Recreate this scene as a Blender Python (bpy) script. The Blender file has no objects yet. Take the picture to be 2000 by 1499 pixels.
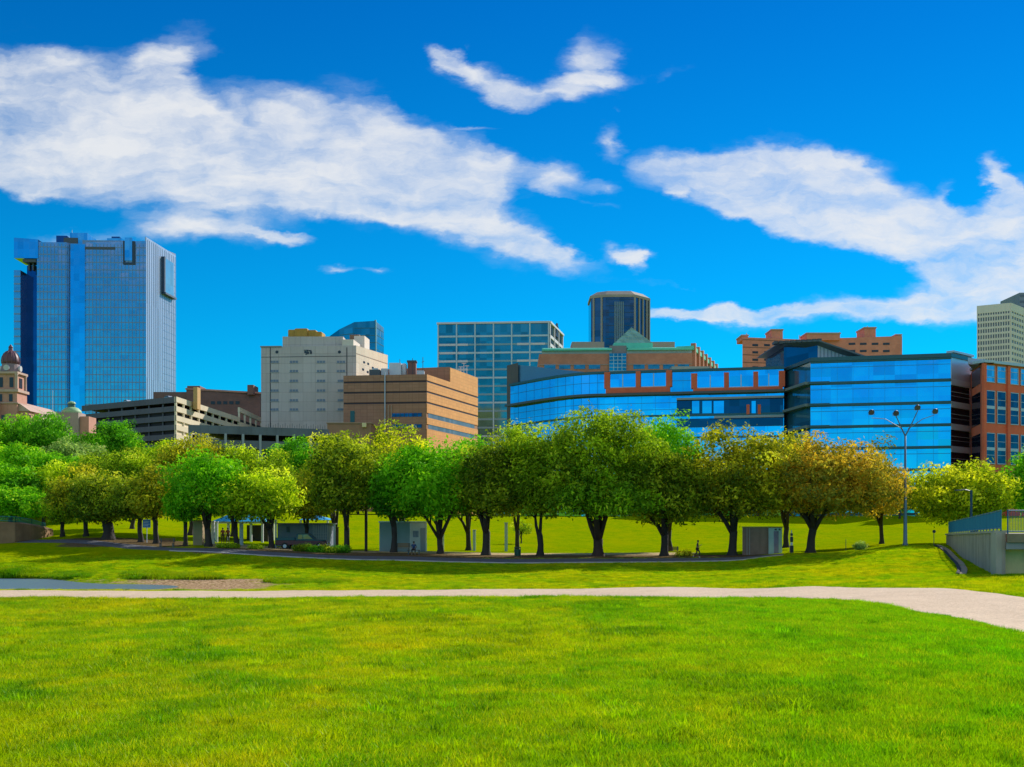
import bpy, bmesh, math, random
import numpy as np
from mathutils import Vector, Matrix
random.seed(11); rng = np.random.default_rng(11)
R = math.radians
F = 2200.0
scene = bpy.context.scene
COL = scene.collection

# ---------------------------------------------------------------- camera
cd = bpy.data.cameras.new("camera"); cam = bpy.data.objects.new("camera", cd); COL.objects.link(cam)
cd.sensor_width = 36; cd.lens = 36 * F / 2000; cd.shift_y = 280.5 / 2000
cd.clip_start = 0.1; cd.clip_end = 20000
cam.location = (0, 0, 0); cam.rotation_euler = (R(90), 0, 0)
scene.camera = cam
scene.view_settings.view_transform = 'Standard'; scene.view_settings.look = 'None'
scene.view_settings.exposure = 0; scene.view_settings.gamma = 1
scene.render.engine = 'CYCLES'
scene.cycles.max_bounces = 6; scene.cycles.transparent_max_bounces = 6
scene.cycles.use_denoising = True

def at(px, py, Y):
    return Vector(((px - 1000) / F * Y, Y, (1030 - py) / F * Y))
def xp(px, Y): return (px - 1000) / F * Y
def zp(py, Y): return (1030 - py) / F * Y

# ---------------------------------------------------------------- tags
def tag(o, label=None, cat=None, group=None, kind=None):
    if label: o['label'] = label
    if cat: o['category'] = cat
    if group: o['group'] = group
    if kind: o['kind'] = kind
    return o
def thing(name, label, cat, loc, group=None):
    o = bpy.data.objects.new(name, None); COL.objects.link(o)
    o.location = loc; o.empty_display_size = .5
    return tag(o, label, cat, group)
def origin(o):
    v = Vector((0, 0, 0))
    while o: v += Vector(o.location); o = o.parent
    return v

class MB:
    def __init__(s): s.v = []; s.f = []
    def quad(s, a, b, c, d):
        n = len(s.v); s.v += [tuple(a), tuple(b), tuple(c), tuple(d)]; s.f.append((n, n+1, n+2, n+3))
    def hexa(s, p):   # 8 points: bottom 4 ccw, top 4 ccw
        n = len(s.v); s.v += [tuple(q) for q in p]
        for f in ((0,3,2,1),(4,5,6,7),(0,1,5,4),(1,2,6,5),(2,3,7,6),(3,0,4,7)): s.f.append(tuple(n+i for i in f))
        return s
    def box(s, x0, x1, y0, y1, z0, z1):
        return s.hexa([(x0,y0,z0),(x1,y0,z0),(x1,y1,z0),(x0,y1,z0),(x0,y0,z1),(x1,y0,z1),(x1,y1,z1),(x0,y1,z1)])
    def prism(s, poly, z0, z1):
        n = len(s.v); k = len(poly)
        zz0 = z0 if hasattr(z0, '__len__') else [z0]*k; zz1 = z1 if hasattr(z1, '__len__') else [z1]*k
        s.v += [(p[0], p[1], zz0[i]) for i, p in enumerate(poly)] + [(p[0], p[1], zz1[i]) for i, p in enumerate(poly)]
        s.f.append(tuple(n+i for i in reversed(range(k)))); s.f.append(tuple(n+k+i for i in range(k)))
        for i in range(k):
            j = (i+1) % k; s.f.append((n+i, n+j, n+k+j, n+k+i))
        return s
    def sweep(s, prof, vec):  # closed profile of 3D points swept along vec
        n = len(s.v); k = len(prof)
        s.v += [tuple(p) for p in prof] + [tuple(Vector(p) + Vector(vec)) for p in prof]
        s.f.append(tuple(n+i for i in reversed(range(k)))); s.f.append(tuple(n+k+i for i in range(k)))
        for i in range(k):
            j = (i+1) % k; s.f.append((n+i, n+j, n+k+j, n+k+i))
        return s
    def tube(s, pts, rad, n=8, cap=True):
        pts = [Vector(p) for p in pts]
        if not hasattr(rad, '__len__'): rad = [rad]*len(pts)
        base = len(s.v); up = Vector((0, 0, 1))
        for i, p in enumerate(pts):
            t = (pts[min(i+1, len(pts)-1)] - pts[max(i-1, 0)])
            t = t.normalized() if t.length > 1e-9 else up
            a = t.cross(Vector((0, 1, 0)) if abs(t.y) < .9 else Vector((1, 0, 0))).normalized(); b = t.cross(a)
            for k in range(n):
                w = 2*math.pi*k/n
                s.v.append(tuple(p + rad[i]*(math.cos(w)*a + math.sin(w)*b)))
        for i in range(len(pts)-1):
            for k in range(n):
                k2 = (k+1) % n
                s.f.append((base+i*n+k, base+i*n+k2, base+(i+1)*n+k2, base+(i+1)*n+k))
        if cap:
            s.f.append(tuple(base+k for k in reversed(range(n)))); s.f.append(tuple(base+(len(pts)-1)*n+k for k in range(n)))
        return s
    def lathe(s, c, prof, n=20):
        base = len(s.v)
        for r, z in prof:
            for k in range(n):
                w = 2*math.pi*k/n; s.v.append((c[0]+r*math.cos(w), c[1]+r*math.sin(w), z))
        for i in range(len(prof)-1):
            for k in range(n):
                k2 = (k+1) % n; s.f.append((base+i*n+k, base+i*n+k2, base+(i+1)*n+k2, base+(i+1)*n+k))
        s.f.append(tuple(base+k for k in reversed(range(n)))); s.f.append(tuple(base+(len(prof)-1)*n+k for k in range(n)))
        return s
    def ball(s, c, r, n=10, sq=(1,1,1)):
        prof = [(max(.001, math.sin(math.pi*i/n)), -math.cos(math.pi*i/n)) for i in range(n+1)]
        base = len(s.v); s.lathe((0, 0), prof, n+4)
        for i in range(base, len(s.v)):
            x, y, z = s.v[i]; s.v[i] = (c[0]+x*r*sq[0], c[1]+y*r*sq[1], c[2]+z*r*sq[2])
        return s
    def build(s, name, m, parent=None, smooth=False, kind=None, bevel=0):
        off = origin(parent) if parent else Vector((0, 0, 0))
        me = bpy.data.meshes.new(name)
        me.from_pydata([(a-off.x, b-off.y, c-off.z) for a, b, c in s.v], [], s.f)
        me.validate(); me.update()
        bm = bmesh.new(); bm.from_mesh(me); bmesh.ops.recalc_face_normals(bm, faces=bm.faces); bm.to_mesh(me); bm.free()
        if smooth:
            for p in me.polygons: p.use_smooth = True
        me.materials.append(m)
        o = bpy.data.objects.new(name, me); COL.objects.link(o)
        if parent: o.parent = parent
        if kind: o['kind'] = kind
        if bevel:
            b = o.modifiers.new('bevel', 'BEVEL'); b.width = bevel; b.segments = 1; b.limit_method = 'ANGLE'
        return o

class Fc:
    """a facade plane between two plan points, facing the camera side"""
    def __init__(s, p0, p1):
        s.p0 = Vector(p0); s.p1 = Vector(p1); s.L = (s.p1 - s.p0).length
        s.d = (s.p1 - s.p0).normalized(); s.n = Vector((s.d.y, -s.d.x))
        if s.n.dot(-s.p0) < 0: s.n = -s.n
    def u(s, px):
        k = (px-1000)/F
        return (k*s.p0.y - s.p0.x)/(s.d.x - k*s.d.y)
    def z(s, px, py): return zp(py, s.p0.y + s.u(px)*s.d.y)
    def P(s, u, d=0): return s.p0 + s.d*u + s.n*d
    def box(s, mb, u0, u1, z0, z1, d0=-.1, d1=.15):
        a, b, c, e = s.P(u0, d1), s.P(u1, d1), s.P(u1, d0), s.P(u0, d0)
        mb.hexa([(a.x,a.y,z0),(b.x,b.y,z0),(c.x,c.y,z0),(e.x,e.y,z0),(a.x,a.y,z1),(b.x,b.y,z1),(c.x,c.y,z1),(e.x,e.y,z1)])
        return mb
    def pbox(s, mb, px0, px1, pya, pyb, d0=-.1, d1=.15):
        pm = (px0+px1)/2
        return s.box(mb, s.u(px0), s.u(px1), s.z(pm, pyb), s.z(pm, pya), d0, d1)

# ---------------------------------------------------------------- materials
def nt(name):
    m = bpy.data.materials.new(name); m.use_nodes = True
    t = m.node_tree; t.nodes.clear()
    return m, t, t.nodes, t.links
def N(t, typ, **kw):
    n = t.nodes.new(typ)
    for k, v in kw.items():
        if k.startswith('i_'):
            n.inputs[k[2:]].default_value = v
        else: setattr(n, k, v)
    return n
def noise(t, vec, scale, detail=4, rough=.6, dist=0):
    n = N(t, 'ShaderNodeTexNoise'); n.inputs['Scale'].default_value = scale; n.inputs['Detail'].default_value = detail
    n.inputs['Roughness'].default_value = rough; n.inputs['Distortion'].default_value = dist
    t.links.new(vec, n.inputs['Vector']); return n.outputs['Fac']
def ramp(t, fac, stops):
    r = N(t, 'ShaderNodeValToRGB'); e = r.color_ramp.elements
    while len(e) < len(stops): e.new(.5)
    for i, (p, c) in enumerate(stops):
        e[i].position = p; e[i].color = (*c, 1) if len(c) == 3 else c
    t.links.new(fac, r.inputs['Fac']); return r.outputs['Color']
def mixc(t, fac, a, b, mode='MIX'):
    n = N(t, 'ShaderNodeMix', data_type='RGBA', blend_type=mode)
    for s, v in ((0, fac), (6, a), (7, b)):
        if hasattr(v, 'links'): t.links.new(v, n.inputs[s])
        else: n.inputs[s].default_value = v if s == 0 else ((*v, 1) if len(v) == 3 else v)
    return n.outputs[2]
def math_(t, op, a, b=0, c=0, clamp=False):
    n = N(t, 'ShaderNodeMath', operation=op, use_clamp=clamp)
    for i, v in enumerate((a, b, c)):
        if hasattr(v, 'links'): t.links.new(v, n.inputs[i])
        else: n.inputs[i].default_value = v
    return n.outputs[0]
def pos(t, scale=(1, 1, 1)):
    g = N(t, 'ShaderNodeNewGeometry'); m = N(t, 'ShaderNodeMapping'); m.inputs['Scale'].default_value = scale
    t.links.new(g.outputs['Position'], m.inputs['Vector']); return m.outputs['Vector']
def wall(name, c, var=.25, rough=.85, scale=.25, streak=.25, metal=0.0, bump=.15, dark=.55, panel=None):
    """plaster, stone, brick, concrete: broad patches, fine grain and vertical weather streaks"""
    m, t, n, l = nt(name)
    b = N(t, 'ShaderNodeBsdfPrincipled'); o = N(t, 'ShaderNodeOutputMaterial'); l.new(b.outputs[0], o.inputs[0])
    p = pos(t); big = noise(t, p, scale, 5, .65); fine = noise(t, p, 4.0, 3, .6)
    st = noise(t, pos(t, (1.2, 1.2, .06)), 1.0, 4, .6)
    d = tuple(x*dark for x in c); h = tuple(min(1, x*1.18) for x in c)
    c1 = ramp(t, big, [(.3, tuple(a+(b_-a)*(1-var) for a, b_ in zip(d, c))), (.7, tuple(a+(b_-a)*var for a, b_ in zip(c, h)))])
    c2 = mixc(t, math_(t, 'MULTIPLY', ramp(t, st, [(.5, (0,0,0)), (.75, (1,1,1))]), streak), c1, d)
    c3 = mixc(t, math_(t, 'MULTIPLY', fine, .25), c2, d)
    if panel:
        g = N(t, 'ShaderNodeNewGeometry'); s = N(t, 'ShaderNodeSeparateXYZ'); l.new(g.outputs['Position'], s.inputs[0])
        cx = N(t, 'ShaderNodeCombineXYZ'); l.new(math_(t, 'ADD', s.outputs[0], math_(t, 'MULTIPLY', s.outputs[1], .8)), cx.inputs[0]); l.new(s.outputs[2], cx.inputs[1])
        k = N(t, 'ShaderNodeTexBrick', offset=0.0); l.new(cx.outputs[0], k.inputs['Vector']); k.inputs['Scale'].default_value = 1
        k.inputs['Brick Width'].default_value = panel[0]; k.inputs['Row Height'].default_value = panel[1]; k.inputs['Mortar Size'].default_value = panel[2]
        k.inputs['Color1'].default_value = (1, 1, 1, 1); k.inputs['Color2'].default_value = (.88, .87, .86, 1); k.inputs['Mortar'].default_value = (.62, .58, .56, 1)
        c3 = mixc(t, 1.0, c3, k.outputs['Color'], 'MULTIPLY')
    l.new(c3, b.inputs['Base Color'])
    b.inputs['Roughness'].default_value = rough; b.inputs['Metallic'].default_value = metal
    if bump:
        bp = N(t, 'ShaderNodeBump'); bp.inputs['Strength'].default_value = bump; bp.inputs['Distance'].default_value = .1
        l.new(fine, bp.inputs['Height']); l.new(bp.outputs[0], b.inputs['Normal'])
    return m
def brick(name, c1, c2, mortar, w=.6, h=.2):
    m, t, n, l = nt(name)
    b = N(t, 'ShaderNodeBsdfPrincipled'); o = N(t, 'ShaderNodeOutputMaterial'); l.new(b.outputs[0], o.inputs[0])
    g = N(t, 'ShaderNodeNewGeometry'); s = N(t, 'ShaderNodeSeparateXYZ'); l.new(g.outputs['Position'], s.inputs[0])
    cx = N(t, 'ShaderNodeCombineXYZ'); l.new(math_(t, 'ADD', s.outputs[0], s.outputs[1]), cx.inputs[0]); l.new(s.outputs[2], cx.inputs[1])
    k = N(t, 'ShaderNodeTexBrick'); l.new(cx.outputs[0], k.inputs['Vector'])
    k.inputs['Color1'].default_value = (*c1, 1); k.inputs['Color2'].default_value = (*c2, 1); k.inputs['Mortar'].default_value = (*mortar, 1)
    k.inputs['Scale'].default_value = 1; k.inputs['Brick Width'].default_value = w; k.inputs['Row Height'].default_value = h; k.inputs['Mortar Size'].default_value = .02
    big = noise(t, pos(t), .3, 5, .65)
    l.new(mixc(t, math_(t, 'MULTIPLY', ramp(t, big, [(.4, (0,0,0)), (.75, (1,1,1))]), .45), k.outputs['Color'], tuple(x*.5 for x in c1)), b.inputs['Base Color'])
    b.inputs['Roughness'].default_value = .85
    return m
def glass(name, c, rough=.06, metal=.9, pane=(2.0, 2.0), wob=.012, dark=.35, dim=.55):
    """curtain-wall glass: tinted mirror, every pane tilted a little and toned a little"""
    m, t, n, l = nt(name)
    b = N(t, 'ShaderNodeBsdfPrincipled'); o = N(t, 'ShaderNodeOutputMaterial'); l.new(b.outputs[0], o.inputs[0])
    g = N(t, 'ShaderNodeNewGeometry'); s = N(t, 'ShaderNodeSeparateXYZ'); l.new(g.outputs['Position'], s.inputs[0])
    fu = math_(t, 'FLOOR', math_(t, 'DIVIDE', math_(t, 'ADD', s.outputs[0], math_(t, 'MULTIPLY', s.outputs[1], .93)), pane[0]))
    fv = math_(t, 'FLOOR', math_(t, 'DIVIDE', s.outputs[2], pane[1]))
    cx = N(t, 'ShaderNodeCombineXYZ'); l.new(fu, cx.inputs[0]); l.new(fv, cx.inputs[1])
    wn = N(t, 'ShaderNodeTexWhiteNoise', noise_dimensions='3D'); l.new(cx.outputs[0], wn.inputs['Vector'])
    va = N(t, 'ShaderNodeVectorMath', operation='SUBTRACT'); l.new(wn.outputs['Color'], va.inputs[0]); va.inputs[1].default_value = (.5, .5, .5)
    big = N(t, 'ShaderNodeTexNoise'); big.inputs['Scale'].default_value = .35; l.new(pos(t), big.inputs['Vector'])
    vb = N(t, 'ShaderNodeVectorMath', operation='SUBTRACT'); l.new(big.outputs['Color'], vb.inputs[0]); vb.inputs[1].default_value = (.5, .5, .5)
    vs = N(t, 'ShaderNodeVectorMath', operation='SCALE'); l.new(va.outputs[0], vs.inputs[0]); vs.inputs['Scale'].default_value = wob
    vs2 = N(t, 'ShaderNodeVectorMath', operation='SCALE'); l.new(vb.outputs[0], vs2.inputs[0]); vs2.inputs['Scale'].default_value = wob*2
    ad = N(t, 'ShaderNodeVectorMath', operation='ADD'); l.new(vs.outputs[0], ad.inputs[0]); l.new(vs2.outputs[0], ad.inputs[1])
    a2 = N(t, 'ShaderNodeVectorMath', operation='ADD'); l.new(ad.outputs[0], a2.inputs[0]); l.new(g.outputs['Normal'], a2.inputs[1])
    nm = N(t, 'ShaderNodeVectorMath', operation='NORMALIZE'); l.new(a2.outputs[0], nm.inputs[0]); l.new(nm.outputs[0], b.inputs['Normal'])
    tone = ramp(t, wn.outputs['Value'], [(0, tuple(x*dim for x in c)), (.35, tuple(x*(dim+1)/2 for x in c)), (1, c)])
    patch = noise(t, pos(t), .045, 3, .5)
    l.new(mixc(t, math_(t, 'MULTIPLY', patch, dark), tone, tuple(x*.3 for x in c)), b.inputs['Base Color'])
    b.inputs['Metallic'].default_value = metal; b.inputs['Roughness'].default_value = rough
    return m
def plain(name, c, rough=.6, metal=0.0):
    return wall(name, c, var=.15, rough=rough, streak=.12, metal=metal, bump=0, dark=.7)
SKY_TINT = (.008, 1.0, 1.30); SKY_TOP = (.2, .56, .88)
# ---------------------------------------------------------------- sun, sky and clouds
SUN_EL, SUN_ROT = R(33), R(41)
sd = Vector((math.cos(SUN_EL)*math.sin(SUN_ROT), math.cos(SUN_EL)*math.cos(SUN_ROT), math.sin(SUN_EL)))
sl = bpy.data.lights.new("sun", 'SUN'); sl.energy = 5.0; sl.angle = R(.5); sl.color = (1, .95, .86)
so = bpy.data.objects.new("sun", sl); COL.objects.link(so); so.rotation_euler = (-sd).to_track_quat('-Z', 'Y').to_euler()
W = bpy.data.worlds.new("World"); scene.world = W; W.use_nodes = True
t = W.node_tree; t.nodes.clear(); l = t.links
wo = N(t, 'ShaderNodeOutputWorld'); bg = N(t, 'ShaderNodeBackground'); l.new(bg.outputs[0], wo.inputs[0]); bg.inputs['Strength'].default_value = .1
sky = N(t, 'ShaderNodeTexSky', sky_type='NISHITA', sun_disc=False, sun_elevation=SUN_EL, sun_rotation=SUN_ROT, altitude=200, air_density=1.0, dust_density=.0, ozone_density=3.0)
tc = N(t, 'ShaderNodeTexCoord'); sp = N(t, 'ShaderNodeSeparateXYZ'); l.new(tc.outputs['Generated'], sp.inputs[0])
ay = math_(t, 'MAXIMUM', math_(t, 'ABSOLUTE', sp.outputs[1]), .04)
cu = math_(t, 'DIVIDE', sp.outputs[0], ay); cv = math_(t, 'DIVIDE', sp.outputs[2], ay)
uv = N(t, 'ShaderNodeCombineXYZ'); l.new(cu, uv.inputs[0]); l.new(cv, uv.inputs[1])
# domain warp
def vnoise(scale, map_scale, rot, amt, detail=5, src=None):
    mp = N(t, 'ShaderNodeMapping'); mp.inputs['Scale'].default_value = map_scale; mp.inputs['Rotation'].default_value = (0, 0, rot)
    l.new(src or uv.outputs[0], mp.inputs['Vector'])
    n = N(t, 'ShaderNodeTexNoise'); n.inputs['Scale'].default_value = scale; n.inputs['Detail'].default_value = detail; n.inputs['Roughness'].default_value = .6
    l.new(mp.outputs[0], n.inputs['Vector'])
    s_ = N(t, 'ShaderNodeVectorMath', operation='SUBTRACT'); l.new(n.outputs['Color'], s_.inputs[0]); s_.inputs[1].default_value = (.5, .5, .5)
    c_ = N(t, 'ShaderNodeVectorMath', operation='MULTIPLY'); l.new(s_.outputs[0], c_.inputs[0]); c_.inputs[1].default_value = (amt[0], amt[1], 0)
    return c_.outputs[0], n.outputs['Fac']
w1, _ = vnoise(9, (1, 1.6, 1), R(12), (.05, .03), 2)
w2, _ = vnoise(38, (1, 2, 1), R(15), (.03, .018), 4)
ad = N(t, 'ShaderNodeVectorMath', operation='ADD'); l.new(w1, ad.inputs[0]); l.new(w2, ad.inputs[1])
ad2 = N(t, 'ShaderNodeVectorMath', operation='ADD'); l.new(ad.outputs[0], ad2.inputs[0]); l.new(uv.outputs[0], ad2.inputs[1]); WUV = ad2.outputs[0]
BL = [(170,175,260,95,12,1),(40,230,200,120,5,1),(330,105,80,60,-20,.75),(250,300,360,90,10,1),(560,300,360,105,5,1.1),(780,330,260,95,10,1.1),(920,335,85,55,0,.9),
 (640,225,190,45,15,.7),(560,372,350,42,4,1),(900,420,210,55,20,1),(1030,475,170,28,19,.8),(700,175,90,22,20,.4),(130,370,240,28,10,.7),(330,180,90,60,60,.5),
 (410,452,185,38,3,1.1),(540,458,80,10,8,.7),(140,462,90,18,0,.7),
 (865,108,70,22,35,.9),(950,160,130,30,25,.9),(1070,182,130,28,-5,.9),(1140,112,75,50,-50,.7),(1175,150,80,14,0,.7),(905,92,25,20,0,.4),
 (1088,345,75,32,10,1.05),(1180,375,36,22,0,.6),(1140,400,110,10,18,.4),
 (1187,280,28,45,-20,.75),(1190,215,16,12,0,.4),
 (1320,332,125,36,-2,1.1),(1450,345,150,56,5,1.1),(1590,345,160,64,5,1.2),(1700,395,170,62,20,1),(1640,440,270,42,17,.9),(1810,450,160,62,18,1),(1960,500,180,90,10,1.1),
 (1870,580,190,52,-6,1.1),(1650,603,260,28,-2,1),(1430,606,200,15,0,1.0),(1340,608,110,9,0,.8),(1900,530,140,80,0,.7),(1080,486,70,12,18,.45),(1480,425,240,18,15,.65),(1980,420,70,60,0,.6),(2150,450,200,160,0,1),(1310,375,25,16,0,.6),
 (1222,500,52,18,10,1.15),(1240,518,24,20,60,.9),(1330,562,140,8,6,.4),
 (1935,330,28,45,-20,.8),(1975,385,65,20,35,.8),(1855,375,22,34,0,.6),(660,512,60,11,0,.75),(745,514,34,11,0,.75),(930,241,60,7,0,.5),(-250,250,250,130,0,1),
 (1290,150,60,8,-20,.25),(1200,100,60,25,-30,.3)]
acc = None
for (x, y, rx, ry, a, w) in BL:
    mp = N(t, 'ShaderNodeMapping', vector_type='TEXTURE'); l.new(WUV, mp.inputs['Vector'])
    mp.inputs['Location'].default_value = ((x-1000)/F, (1030-y)/F, 0); mp.inputs['Rotation'].default_value = (0, 0, -R(a)); mp.inputs['Scale'].default_value = (rx*1.27/F, ry*1.4/F, 1)
    g = N(t, 'ShaderNodeTexGradient', gradient_type='SPHERICAL'); l.new(mp.outputs[0], g.inputs['Vector'])
    acc = math_(t, 'MULTIPLY_ADD', g.outputs['Fac'], w*1.25, acc if acc is not None else 0)
front = math_(t, 'GREATER_THAN', sp.outputs[1], 0.0)
# wisps and puffs
_, f1 = vnoise(15, (.38, 2.1, 1), R(14), (0, 0), 7, WUV)
_, f2 = vnoise(24, (1, 1.5, 1), 0, (0, 0), 6, WUV)
tex = math_(t, 'ADD', math_(t, 'MULTIPLY', f1, .68), math_(t, 'MULTIPLY', f2, .42))
n01 = math_(t, 'MULTIPLY', math_(t, 'SUBTRACT', tex, .36), 2.6, clamp=True)
den = math_(t, 'SUBTRACT', math_(t, 'MINIMUM', math_(t, 'MULTIPLY', acc, .9), 1.0), math_(t, 'MULTIPLY', n01, .8))
den = math_(t, 'MULTIPLY', den, math_(t, 'GREATER_THAN', acc, .001))
dens = N(t, 'ShaderNodeMapRange', interpolation_type='SMOOTHSTEP'); l.new(den, dens.inputs['Value'])
dens.inputs['From Min'].default_value = -.22; dens.inputs['From Max'].default_value = .98; dens.inputs['To Max'].default_value = .93
soft = math_(t, 'MULTIPLY', acc, 1.35, clamp=True)
dA = math_(t, 'MULTIPLY', math_(t, 'MULTIPLY', dens.outputs[0], soft), front)
# unseen white clouds added behind and overhead as neutral fill light
nb = N(t, 'ShaderNodeTexNoise'); nb.inputs['Scale'].default_value = 2.2; nb.inputs['Detail'].default_value = 8; nb.inputs['Roughness'].default_value = .6
mpb = N(t, 'ShaderNodeMapping'); mpb.inputs['Scale'].default_value = (.8, 1, 2.6); l.new(tc.outputs['Generated'], mpb.inputs['Vector']); l.new(mpb.outputs[0], nb.inputs['Vector'])
el = N(t, 'ShaderNodeMapRange', interpolation_type='SMOOTHSTEP'); l.new(sp.outputs[2], el.inputs['Value']); el.inputs['From Min'].default_value = .09; el.inputs['From Max'].default_value = .34
back = N(t, 'ShaderNodeMapRange', interpolation_type='SMOOTHSTEP'); l.new(sp.outputs[1], back.inputs['Value']); back.inputs['From Min'].default_value = .75; back.inputs['From Max'].default_value = .3; 
dB = N(t, 'ShaderNodeMapRange', interpolation_type='SMOOTHSTEP'); l.new(math_(t, 'ADD', nb.outputs['Fac'], math_(t, 'MULTIPLY', el.outputs[0], .16)), dB.inputs['Value'])
dB.inputs['From Min'].default_value = .5; dB.inputs['From Max'].default_value = .66; dB.inputs['To Max'].default_value = .85
up = N(t, 'ShaderNodeMapRange'); l.new(sp.outputs[2], up.inputs['Value']); up.inputs['From Min'].default_value = .5; up.inputs['From Max'].default_value = .62
bk = math_(t, 'SUBTRACT', 1, front)
hi = N(t, 'ShaderNodeMapRange', interpolation_type='SMOOTHSTEP'); l.new(sp.outputs[2], hi.inputs['Value']); hi.inputs['From Min'].default_value = .95; hi.inputs['From Max'].default_value = .62; hi.inputs['To Min'].default_value = 0; hi.inputs['To Max'].default_value = 1
region = math_(t, 'MAXIMUM', math_(t, 'MULTIPLY', math_(t, 'MULTIPLY', bk, el.outputs[0]), hi.outputs[0]), math_(t, 'MULTIPLY', up.outputs[0], .12))
dBm = math_(t, 'MULTIPLY', dB.outputs[0], region)
D = math_(t, 'MAXIMUM', dA, dBm)
# clear sky: deepen the blue of the physical sky
tint = mixc(t, 1.0, sky.outputs[0], SKY_TINT, 'MULTIPLY')
zf = N(t, 'ShaderNodeMapRange'); l.new(sp.outputs[2], zf.inputs['Value']); zf.inputs['From Max'].default_value = .45
tint = mixc(t, zf.outputs[0], tint, mixc(t, 1.0, tint, SKY_TOP, 'MULTIPLY'))
cloudc = mixc(t, D, (6.0, 7.2, 8.6), (8.7, 8.75, 8.8))
l.new(mixc(t, D, tint, cloudc), bg.inputs['Color'])
W.cycles.sampling_method = 'MANUAL'; W.cycles.sample_map_resolution = 512
# ---------------------------------------------------------------- terrain profile: per bearing, (distance, height) pairs
FG = [(-400, -1.3), (0, -1.66), (8, -1.70), (20, -1.80), (30, -1.88)]
L0 = FG + [(36,-2.35),(45,-3.3),(58,-3.9),(60,-3.95),(70,-3.95),(73,-4.12),(77,-4.6),(80,-5.3),(94,-5.4),(96.5,-4.6),(98.5,-3.95),(101,-3.7),(113,-2.8),(125,-1.9),(130,-1.5),(150,.2),(180,4),(220,7.5),(300,9),(500,10),(9000,12)]
COLS = [(-900, L0), (0, L0),
 (200, FG + [(36,-2.35),(45,-3.3),(58,-3.9),(60,-3.95),(70,-3.95),(74,-4.15),(78,-4.4),(82,-4.49),(88,-4.49),(91,-4.3),(94,-3.95),(98,-3.8),(111,-3.0),(122,-1.7),(130,-1.0),(150,.2),(180,3.5),(220,7),(300,8.5),(500,10),(9000,12)]),
 (400, FG + [(36,-2.35),(45,-3.3),(58,-3.9),(60,-3.95),(70,-3.95),(75,-4.12),(82,-4.30),(88,-4.30),(90,-4.2),(92,-3.95),(100,-3.8),(109,-3.1),(114,-2.3),(122,-1.9),(130,-1.6),(150,-.6),(180,1.5),(220,4.5),(300,7),(500,9),(9000,12)]),
 (700, FG + [(36,-2.35),(45,-3.3),(58,-3.85),(60,-3.88),(70,-3.88),(76,-4.0),(84,-4.12),(100,-3.9),(107,-3.4),(112,-2.95),(118,-2.6),(130,-2.5),(150,-1.6),(175,.3),(200,2.0),(300,4),(500,8),(9000,12)]),
 (1000, FG + [(36,-2.35),(45,-3.2),(57,-3.77),(59,-3.8),(70,-3.8),(82,-4.0),(98,-3.95),(106,-3.6),(112,-3.05),(118,-2.9),(130,-2.85),(150,-2.2),(175,-.2),(200,1.9),(300,3),(500,6),(9000,12)]),
 (1400, FG + [(36,-2.35),(45,-3.0),(53,-3.42),(55,-3.45),(66,-3.45),(80,-3.75),(98,-3.8),(106,-3.5),(111,-3.05),(118,-2.9),(130,-2.8),(150,-2.0),(172,.0),(195,1.9),(300,3),(500,6),(9000,12)]),
 (1600, FG + [(36,-2.35),(42,-2.85),(45,-3.0),(60,-3.05),(75,-3.35),(95,-3.2),(108,-2.78),(114,-2.62),(125,-2.5),(150,-1.6),(178,.5),(200,1.9),(300,3),(500,6),(9000,12)]),
 (1800, FG[:4] + [(27,-2.1),(32,-2.55),(52,-2.78),(70,-3.0),(90,-2.62),(105,-2.0),(112,-1.8),(130,-1.7),(155,-.6),(190,1.8),(300,3),(500,6),(9000,12)]),
 (2000, FG[:3] + [(17,-2.0),(24,-2.5),(42,-2.6),(55,-2.7),(70,-2.8),(88,-2.6),(105,-1.9),(112,-1.7),(130,-1.5),(155,-.5),(190,1.8),(300,3),(500,6),(9000,12)]),
 (2500, FG[:3] + [(12,-1.9),(17,-2.3),(42,-2.6),(55,-2.7),(70,-2.8),(88,-2.6),(105,-1.9),(112,-1.7),(130,-1.5),(155,-.5),(190,1.8),(300,3),(500,6),(9000,12)])]
def profile(x, y):
    x = np.asarray(x, float); y = np.asarray(y, float)
    p = 1000 + F * x / np.maximum(y, 6.0)
    ks = np.array([c[0] for c in COLS], float); p = np.clip(p, ks[0], ks[-1])
    i = np.clip(np.searchsorted(ks, p) - 1, 0, len(ks)-2)
    tt = (p - ks[i]) / (ks[i+1]-ks[i]); tt = tt*tt*(3-2*tt)
    prof = np.stack([np.interp(y, [a for a, _ in c[1]], [b for _, b in c[1]]) for c in COLS])
    idx = np.arange(len(p.ravel()))
    fl = prof.reshape(len(ks), -1)
    return (fl[i.ravel(), idx]*(1-tt.ravel()) + fl[i.ravel()+1, idx]*tt.ravel()).reshape(p.shape)
STEP = 1.0
gx = np.arange(-230, 231, STEP); gy = np.arange(-40, 341, STEP)
GX, GY = np.meshgrid(gx, gy)
GZ = profile(GX, GY)
def blur(a, k=1):
    for _ in range(k):
        b = np.pad(a, 1, mode='edge')
        a = (b[1:-1,1:-1]*4 + (b[:-2,1:-1]+b[2:,1:-1]+b[1:-1,:-2]+b[1:-1,2:])*2 + b[:-2,:-2]+b[:-2,2:]+b[2:,:-2]+b[2:,2:])/16
    return a
GZ = blur(GZ, 2)
bump_ = blur(rng.standard_normal(GZ.shape), 8); bump_ /= bump_.std(); bump2 = blur(rng.standard_normal(GZ.shape), 60); bump2 /= bump2.std()
GZ += (.012+.012*(GY<60))*bump_ + .04*bump2
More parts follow.
